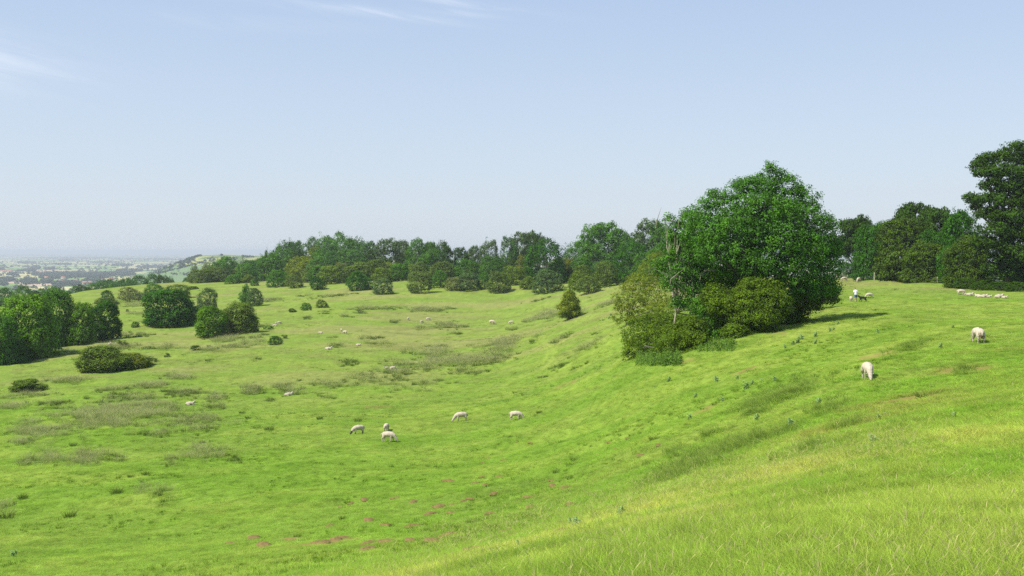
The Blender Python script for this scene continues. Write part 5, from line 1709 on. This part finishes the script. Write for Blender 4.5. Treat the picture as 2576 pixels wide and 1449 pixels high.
def ear_mesh():
    V = [(0, 0, 0), (-.03, .05, .02), (0, .115, -.01), (.035, .05, .0), (0, .055, .025), (0, .055, -.015)]
    Fc = [(0, 4, 1), (1, 4, 2), (2, 4, 3), (3, 4, 0), (0, 1, 5), (1, 2, 5), (2, 3, 5), (3, 0, 5)]
    return mesh_np('ear', V, Fc, (M_FACE,), True)


EAR = ear_mesh()
TAIL = join_tubes('tail', [([(0, 0, 0), (-.06, 0, -.05), (-.07, 0, -.16), (-.06, 0, -.24)], [.03, .045, .045, .015], 6)], M_FLEECE)
BODY = {}
HEADPOS = {'graze': (.575, .075, .33), 'stand': (.51, .075, .84), 'lie': (.48, .075, .48)}
TAILPOS = {'graze': (-.475, 0, .62), 'stand': (-.475, 0, .64), 'lie': (-.50, 0, .27)}


def sheep(pos, pose, face_deg, scale, label, dark=False, group=None, cat='sheep', mark=False, dag=False):
    """face_deg: heading, 0 = towards the right of the photo, 90 = away from the camera"""
    if (pose, dark) not in BODY:
        BODY[(pose, dark)] = sheep_body(pose, dark)
    p = at(*pos)
    o = bpy.data.objects.new('lamb' if cat == 'lamb' else 'sheep', None)
    COL.objects.link(o)
    o.location = p + Vector((0, 0, -.015))
    o.rotation_euler = (0, 0, R(face_deg))
    o.scale = (scale,) * 3
    tag(o, label, cat, group)
    link('fleece', BODY[(pose, dark)], o)
    hx, hy, hz = HEADPOS[pose]
    for sgn in (1, -1):
        link('ear', EAR, o, (hx, hy * sgn, hz), (0, R(10), 0), (1, sgn, 1))
    link('tail', TAIL, o, TAILPOS[pose])
    if mark:
        V, Fc = [(0, 0, .02)], []
        for q in range(10):
            V.append((.055 * math.cos(q * .628), .06 * math.sin(q * .628), 0))
        link('raddle_mark', mesh_np('raddle_mark', V, [(0, 1 + q, 1 + (q + 1) % 10) for q in range(10)], (M_MARK,), True), o, (-.20, 0, .765))
    if dag:
        P = np.random.default_rng(3).normal(size=(40, 3)) * np.array((.02, .06, .09)) + np.array((-.50, 0, .34))
        link('mucky_wool', leaves_mesh('mucky_wool', P, unit(np.random.default_rng(4).normal(size=(40, 3)) + np.array((-1, 0, 0))), .09, 6, M_DAG), o)
    return o


GS = 'sheep grazing in the valley'
sheep(Z(7, 252, 516), 'graze', 215, 1.12, 'dark faced white sheep grazing head on, left of a group of three', dark=True, group=GS)
sheep(Z(7, 437, 498), 'graze', 82, .98, 'small sheep seen from behind, upper right of the group of three', group=GS)
sheep(Z(7, 450, 566), 'graze', -14, 1.12, 'cream sheep grazing to the right, lowest of the group of three', group=GS)
sheep(Z(7, 928, 432), 'graze', 198, 1.22, 'long white sheep grazing to the left in the middle of the valley', group=GS)
sheep(Z(7, 1288, 424), 'graze', -8, 1.12, 'cream sheep grazing to the right, alone right of the long white one', group=GS)
sheep(Z(8, 1166, 335), 'graze', 262, .98, 'white sheep walking head down towards the camera on the bank', group=None)
sheep(Z(8, 1792, 128), 'graze', 86, 1.10, 'big round sheep with a purple mark seen from behind on the upper bank', mark=True, dag=True)
sheep(Z(7, 480, 102), 'graze', 25, 1.0, 'sheep half hidden in the brown rushes, right one of two', group=GS)
sheep(Z(7, 437, 96), 'stand', 200, .72, 'lamb in the brown rushes, left one of two', cat='lamb', group=GS)
sheep(Z(6, 1250, 325), 'lie', 10, .98, 'white sheep lying at the top of the long brown grass')
sheep(Z(6, 1897, 265), 'lie', 28, 1.0, 'white sheep lying by dark rushes right of the long brown grass')
FARS = [((2, 905, 1064), 'lie', 190, 1.05, 'tiny sheep, lowest of three right of the tree pair'), ((2, 950, 1043), 'graze', 20, .9, 'tiny sheep, right one of three right of the tree pair'), ((2, 918, 1048), 'stand', 100, .7, 'tiny lamb in the middle of three right of the tree pair'),
        ((2, 1575, 1117), 'stand', 110, .8, 'tiny lamb, upper one of a pair in mid valley'), ((2, 1611, 1144), 'graze', 150, 1.05, 'tiny sheep, lower one of a pair in mid valley'), ((2, 1365, 1136), 'lie', 170, .9, 'tiny pale sheep lying left of the mid valley pair'),
        ((2, 1745, 1260), 'lie', 0, .9, 'tiny sheep lying above the brown grass band'), ((2, 1445, 1300), 'lie', 0, 1.2, 'tiny cream sheep lying in dull grass below the mid valley pair'), ((2, 2247, 1006), 'stand', 80, 1.0, 'tiny sheep, left one of three spread on the upper valley'),
        ((2, 2382, 1037), 'graze', 40, 1.0, 'tiny sheep, middle one of three spread on the upper valley'), ((2, 2447, 1008), 'graze', 10, 1.1, 'tiny sheep, right one of three spread on the upper valley'), ((3, 836, 1118), 'graze', -20, 1.5, 'tiny sheep grazing to the right in the upper valley, left of another'),
        ((3, 1032, 1117), 'graze', 185, 1.2, 'tiny sheep grazing to the left in the upper valley, right of another'), ((1, 1104, 1198), 'stand', 90, 1.0, 'tiny sheep showing behind the large olive bush')]
for (pos, pose, deg, s_, label) in FARS:
    sheep(Z(*pos), pose, deg, s_, label, cat='lamb' if 'lamb' in label else 'sheep', group=GS)
GP = 'sheep on the high pasture by the right hand trees'
sheep(Z(5, 208, 1143), 'graze', 195, 1.25, 'sheep half hidden by the thicket at the top of the pasture', group=GP)
sheep(Z(5, 322, 1150), 'graze', 225, 1.2, 'sheep grazing by the fence at the top of the pasture', group=GP)
sheep(Z(5, 260, 1304), 'graze', 80, .92, 'lamb seen from behind beside the walker', cat='lamb', group=GP)
sheep(Z(5, 405, 1277), 'graze', 190, .95, 'cream sheep walking left, right of the black dog', group=GP)
sheep(Z(5, 1122, 1252), 'graze', -8, 1.08, 'white sheep grazing at the left end of the lying flock', group=GP)
for (zx, zy, deg, s_, label) in ((1158, 1252, 200, .62, 'lamb lying under the grazing sheep of the flock'), (1192, 1259, 5, .95, 'cream sheep lying, first right of the grazing one'), (1257, 1269, 120, .9, 'dingy sheep lying, second right of the grazing one'),
                                 (1302, 1273, 5, .95, 'cream sheep lying, third right of the grazing one'), (1346, 1271, 10, .66, 'small lamb lying in the middle of the flock'), (1420, 1277, 10, 1.1, 'long sheep lying near the right end of the flock'), (1464, 1279, 0, .72, 'lamb lying at the right end of the flock')):
    sheep(Z(5, zx, zy), 'lie', deg, s_, label, cat='lamb' if label.startswith(('lamb', 'small')) else 'sheep', group=GP)

# ---- black dog
dv = [(-.24, 0, .44), (0, 0, .45), (.20, 0, .45), (.32, 0, .54), (.40, 0, .62), (.50, 0, .60), (.58, 0, .57)]
dr = [(.10, .11), (.115, .12), (.125, .14), (.075, .085), (.075, .08), (.05, .05), (.03, .03)]
de = [(i, i + 1) for i in range(6)]
for sgn in (-1, 1):
    o0 = len(dv)
    dv += [(.20 + .03 * sgn, sgn * .07, .28), (.20 + .09 * sgn, sgn * .07, .15), (.22 + .12 * sgn, sgn * .07, .015)]
    dr += [.05, .032, .028]
    de += [(2, o0), (o0, o0 + 1), (o0 + 1, o0 + 2)]
    o0 = len(dv)
    dv += [(-.25 + .04 * sgn, sgn * .08, .30), (-.35 + .05 * sgn, sgn * .08, .18), (-.31 + .09 * sgn, sgn * .08, .015)]
    dr += [.065, .034, .028]
    de += [(0, o0), (o0, o0 + 1), (o0 + 1, o0 + 2)]
p = at(*Z(5, 352, 1308))
dog = bpy.data.objects.new('dog', None)
COL.objects.link(dog)
dog.location = p
dog.rotation_euler = (0, 0, R(162))
dog.scale = (1.25,) * 3
tag(dog, 'black dog walking beside the walker, tail out behind', 'dog')
link('body', skin('body', dv, de, dr, (M_DOG,), .02), dog)
link('tail', join_tubes('tail', [([(-.30, 0, .47), (-.44, 0, .46), (-.62, 0, .49)], [.035, .028, .01], 6)], M_DOG), dog)
for sgn in (1, -1):
    e_ = mesh_np('ear', [(.36, .06 * sgn, .69), (.43, .075 * sgn, .67), (.40, .105 * sgn, .58), (.39, .075 * sgn, .64)], [(0, 1, 2), (0, 2, 3), (1, 3, 2), (0, 3, 1)], (M_DOG,), True)
    link('ear', e_, dog)

# ---- the walker: back turned, head bent, white top and blue shorts
p = at(*Z(5, 298, 1304))
man = bpy.data.objects.new('person', None)
COL.objects.link(man)
man.location = p
man.rotation_euler = (0, 0, R(8))
man.scale = (1.02,) * 3
tag(man, 'person walking away in a white shirt and blue shorts, with a black dog', 'person')
# local: +Y is ahead of the walker
mv = [(0, 0, .95), (0, .01, 1.12), (0, .03, 1.30), (0, .06, 1.44), (0, .11, 1.52), (0, .15, 1.60), (0, .185, 1.70)]
mr = [(.15, .12), (.14, .11), (.16, .12), (.13, .10), (.06, .06), (.078, .088), (.06, .07)]
me_ = [(i, i + 1) for i in range(6)]
for sgn in (-1, 1):
    st = .10 * sgn
    o0 = len(mv)
    mv += [(sgn * .10, 0, .86), (sgn * .11, .02 + st * .5, .50), (sgn * .11, st * .9 - .02, .10), (sgn * .115, st * .9 + .12, .035)]
    mr += [.095, .062, .042, .036]
    me_ += [(0, o0), (o0, o0 + 1), (o0 + 1, o0 + 2), (o0 + 2, o0 + 3)]
    o0 = len(mv)
    mv += [(sgn * .19, .05, 1.41), (sgn * .26, .02, 1.16), (sgn * .23, .20, 1.00), (sgn * .215, .27, .97)]
    mr += [.058, .044, .032, .034]
    me_ += [(3, o0), (o0, o0 + 1), (o0 + 1, o0 + 2), (o0 + 2, o0 + 3)]
    pal = o0 + 3
    for f in range(4):
        o1 = len(mv)
        ln = (.075, .085, .08, .062)[f]
        xx_ = sgn * (.235 - .019 * f)
        mv += [(xx_, .30, .955), (xx_, .30 + ln * .5, .93), (xx_ - sgn * .01, .30 + ln * .6, .93 - ln * .5)]
        mr += [.011, .010, .008]
        me_ += [(pal, o1), (o1, o1 + 1), (o1 + 1, o1 + 2)]
    o1 = len(mv)
    mv += [(sgn * .18, .265, .965), (sgn * .16, .30, .95)]
    mr += [.012, .009]
    me_ += [(pal, o1), (o1, o1 + 1)]
body = link('body', skin('body', mv, me_, mr, (M_SKIN,), .0085, 2, None, 0, 3), man)
# face: nose, ears on the head
hd = np.array((0, .165, 1.645))
nose = mesh_np('nose', [hd + q for q in ((0, .085, .03), (-.016, .085, -.02), (.016, .085, -.02), (0, .115, -.015))], [(0, 1, 3), (0, 3, 2), (1, 2, 3)], (M_SKIN,), True)
link('nose', nose, man)
for sgn in (1, -1):
    V = [hd + np.array(q) * (sgn, 1, 1) for q in ((.075, .0, .03), (.092, -.02, .035), (.094, -.022, -.01), (.075, .005, -.025))]
    link('ear', mesh_np('ear', V, [(0, 1, 2, 3)], (M_SKIN,), True), man)
bmh = bmesh.new()
bmesh.ops.create_uvsphere(bmh, u_segments=14, v_segments=9, radius=1)
for v_ in bmh.verts:
    v_.co = Vector((v_.co.x * .092, v_.co.y * .105 + .155 - .01, max(v_.co.z, -.35) * .105 + 1.672))
hm = bpy.data.meshes.new('hair')
bmh.to_mesh(hm)
bmh.free()
hm.materials.append(M_HAIR)
link('hair', hm, man)
sv = [(0, 0, .93), (0, 0, 1.06), (0, .02, 1.26), (0, .05, 1.37)]
sr = [(.195, .15), (.185, .145), (.205, .155), (.165, .13)]
se = [(0, 1), (1, 2), (2, 3)]
for sgn in (-1, 1):
    o0 = len(sv)
    sv += [(sgn * .195, .05, 1.40), (sgn * .255, .03, 1.21)]
    sr += [.085, .078]
    se += [(3, o0), (o0, o0 + 1)]
link('shirt', skin('shirt', sv, se, sr, (M_SHIRT,), .018, 2), man)
tv = [(0, 0, .93)]
tr_ = [(.175, .135)]
te = []
for sgn in (-1, 1):
    o0 = len(tv)
    tv += [(sgn * .105, 0.0, .80), (sgn * .115, .02 + .05 * sgn * .6, .60)]
    tr_ += [.115, .108]
    te += [(0, o0), (o0, o0 + 1)]
link('shorts', skin('shorts', tv, te, tr_, (M_SHORTS,), .018, 2), man)
for sgn in (-1, 1):
    st = .10 * sgn
    link('shoe', skin('shoe', [(sgn * .11, st * .9 - .06, .05), (sgn * .115, st * .9 + .06, .045), (sgn * .118, st * .9 + .17, .035)], [(0, 1), (1, 2)], [(.05, .05), (.05, .045), (.035, .03)], (M_SHOE,), .012, 2, None, 0, 2), man)

# ---- post and wire fence along the right hand trees
fence = bpy.data.objects.new('wire_fence', None)
COL.objects.link(fence)
tag(fence, 'weathered post and wire fence under the right hand trees', 'fence')
fp = []
for (zx, Yd) in ((150, 232), (230, 228), (297, 224), (370, 220), (446, 214), (540, 209), (640, 204), (740, 199), (840, 194), (940, 189), (1040, 183)):
    px, _ = Z(5, zx, 0)
    xx_ = (px - 1288) / F * Yd
    fp.append(Vector((xx_, Yd, float(ground(xx_, Yd)))))
fence.location = fp[0]
V, Fc = tube([(0, 0, -.2), (0, 0, 1.28), (0, 0, 1.33)], [.085, .08, .03], 7)
pm = mesh_np('post', V, Fc, (M_POST,), False)
big = mesh_np('gate_post', np.array(tube([(0, 0, -.2), (0, 0, 1.75), (0, 0, 1.82)], [.17, .16, .06], 8)[0]), tube([(0, 0, 0), (0, 0, 1), (0, 0, 2)], [1, 1, 1], 8)[1], (M_POST,), False)
for i, q in enumerate(fp):
    link('post', big if i == 4 else pm, fence, q - fp[0], (R(3 * math.sin(i * 2.3)), R(4 * math.sin(i * 1.7)), i))
for hz_ in (.45, .8, 1.15):
    link('wire', join_tubes('wire', [([q - fp[0] + Vector((0, -.09, hz_)) for q in fp], [.012] * len(fp), 4)], M_WIRE), fence)

# ---- pale stones and droppings in the near grass, straws
def stone_mesh(seed):
    bm = bmesh.new()
    bmesh.ops.create_icosphere(bm, subdivisions=2, radius=1)
    r = random.Random(seed)
    for v in bm.verts:
        k = 1 + .22 * math.sin(v.co.x * 3 + seed) * math.cos(v.co.y * 2.3 + seed) + r.uniform(-.07, .07)
        v.co = Vector((v.co.x * k, v.co.y * .75 * k, v.co.z * .55 * k))
    me = bpy.data.meshes.new('stone')
    bm.to_mesh(me)
    bm.free()
    me.materials.append(M_STONE)
    return me


for i, (zx, zy, s_, label) in enumerate(((1025, 1365, .024, 'pale stone in the near grass at the bottom of the photo'), (1268, 535, .07, 'pale grey stone half way up the near bank'), (1185, 765, .03, 'small pinkish stone on the near bank'))):
    p = at(*Z(8, zx, zy))
    link_o = link('stone', stone_mesh(i), None, p + Vector((0, 0, s_ * (1.3 if i == 0 else .5))), (0, 0, i), (s_,) * 3)
    tag(link_o, label, 'stone')
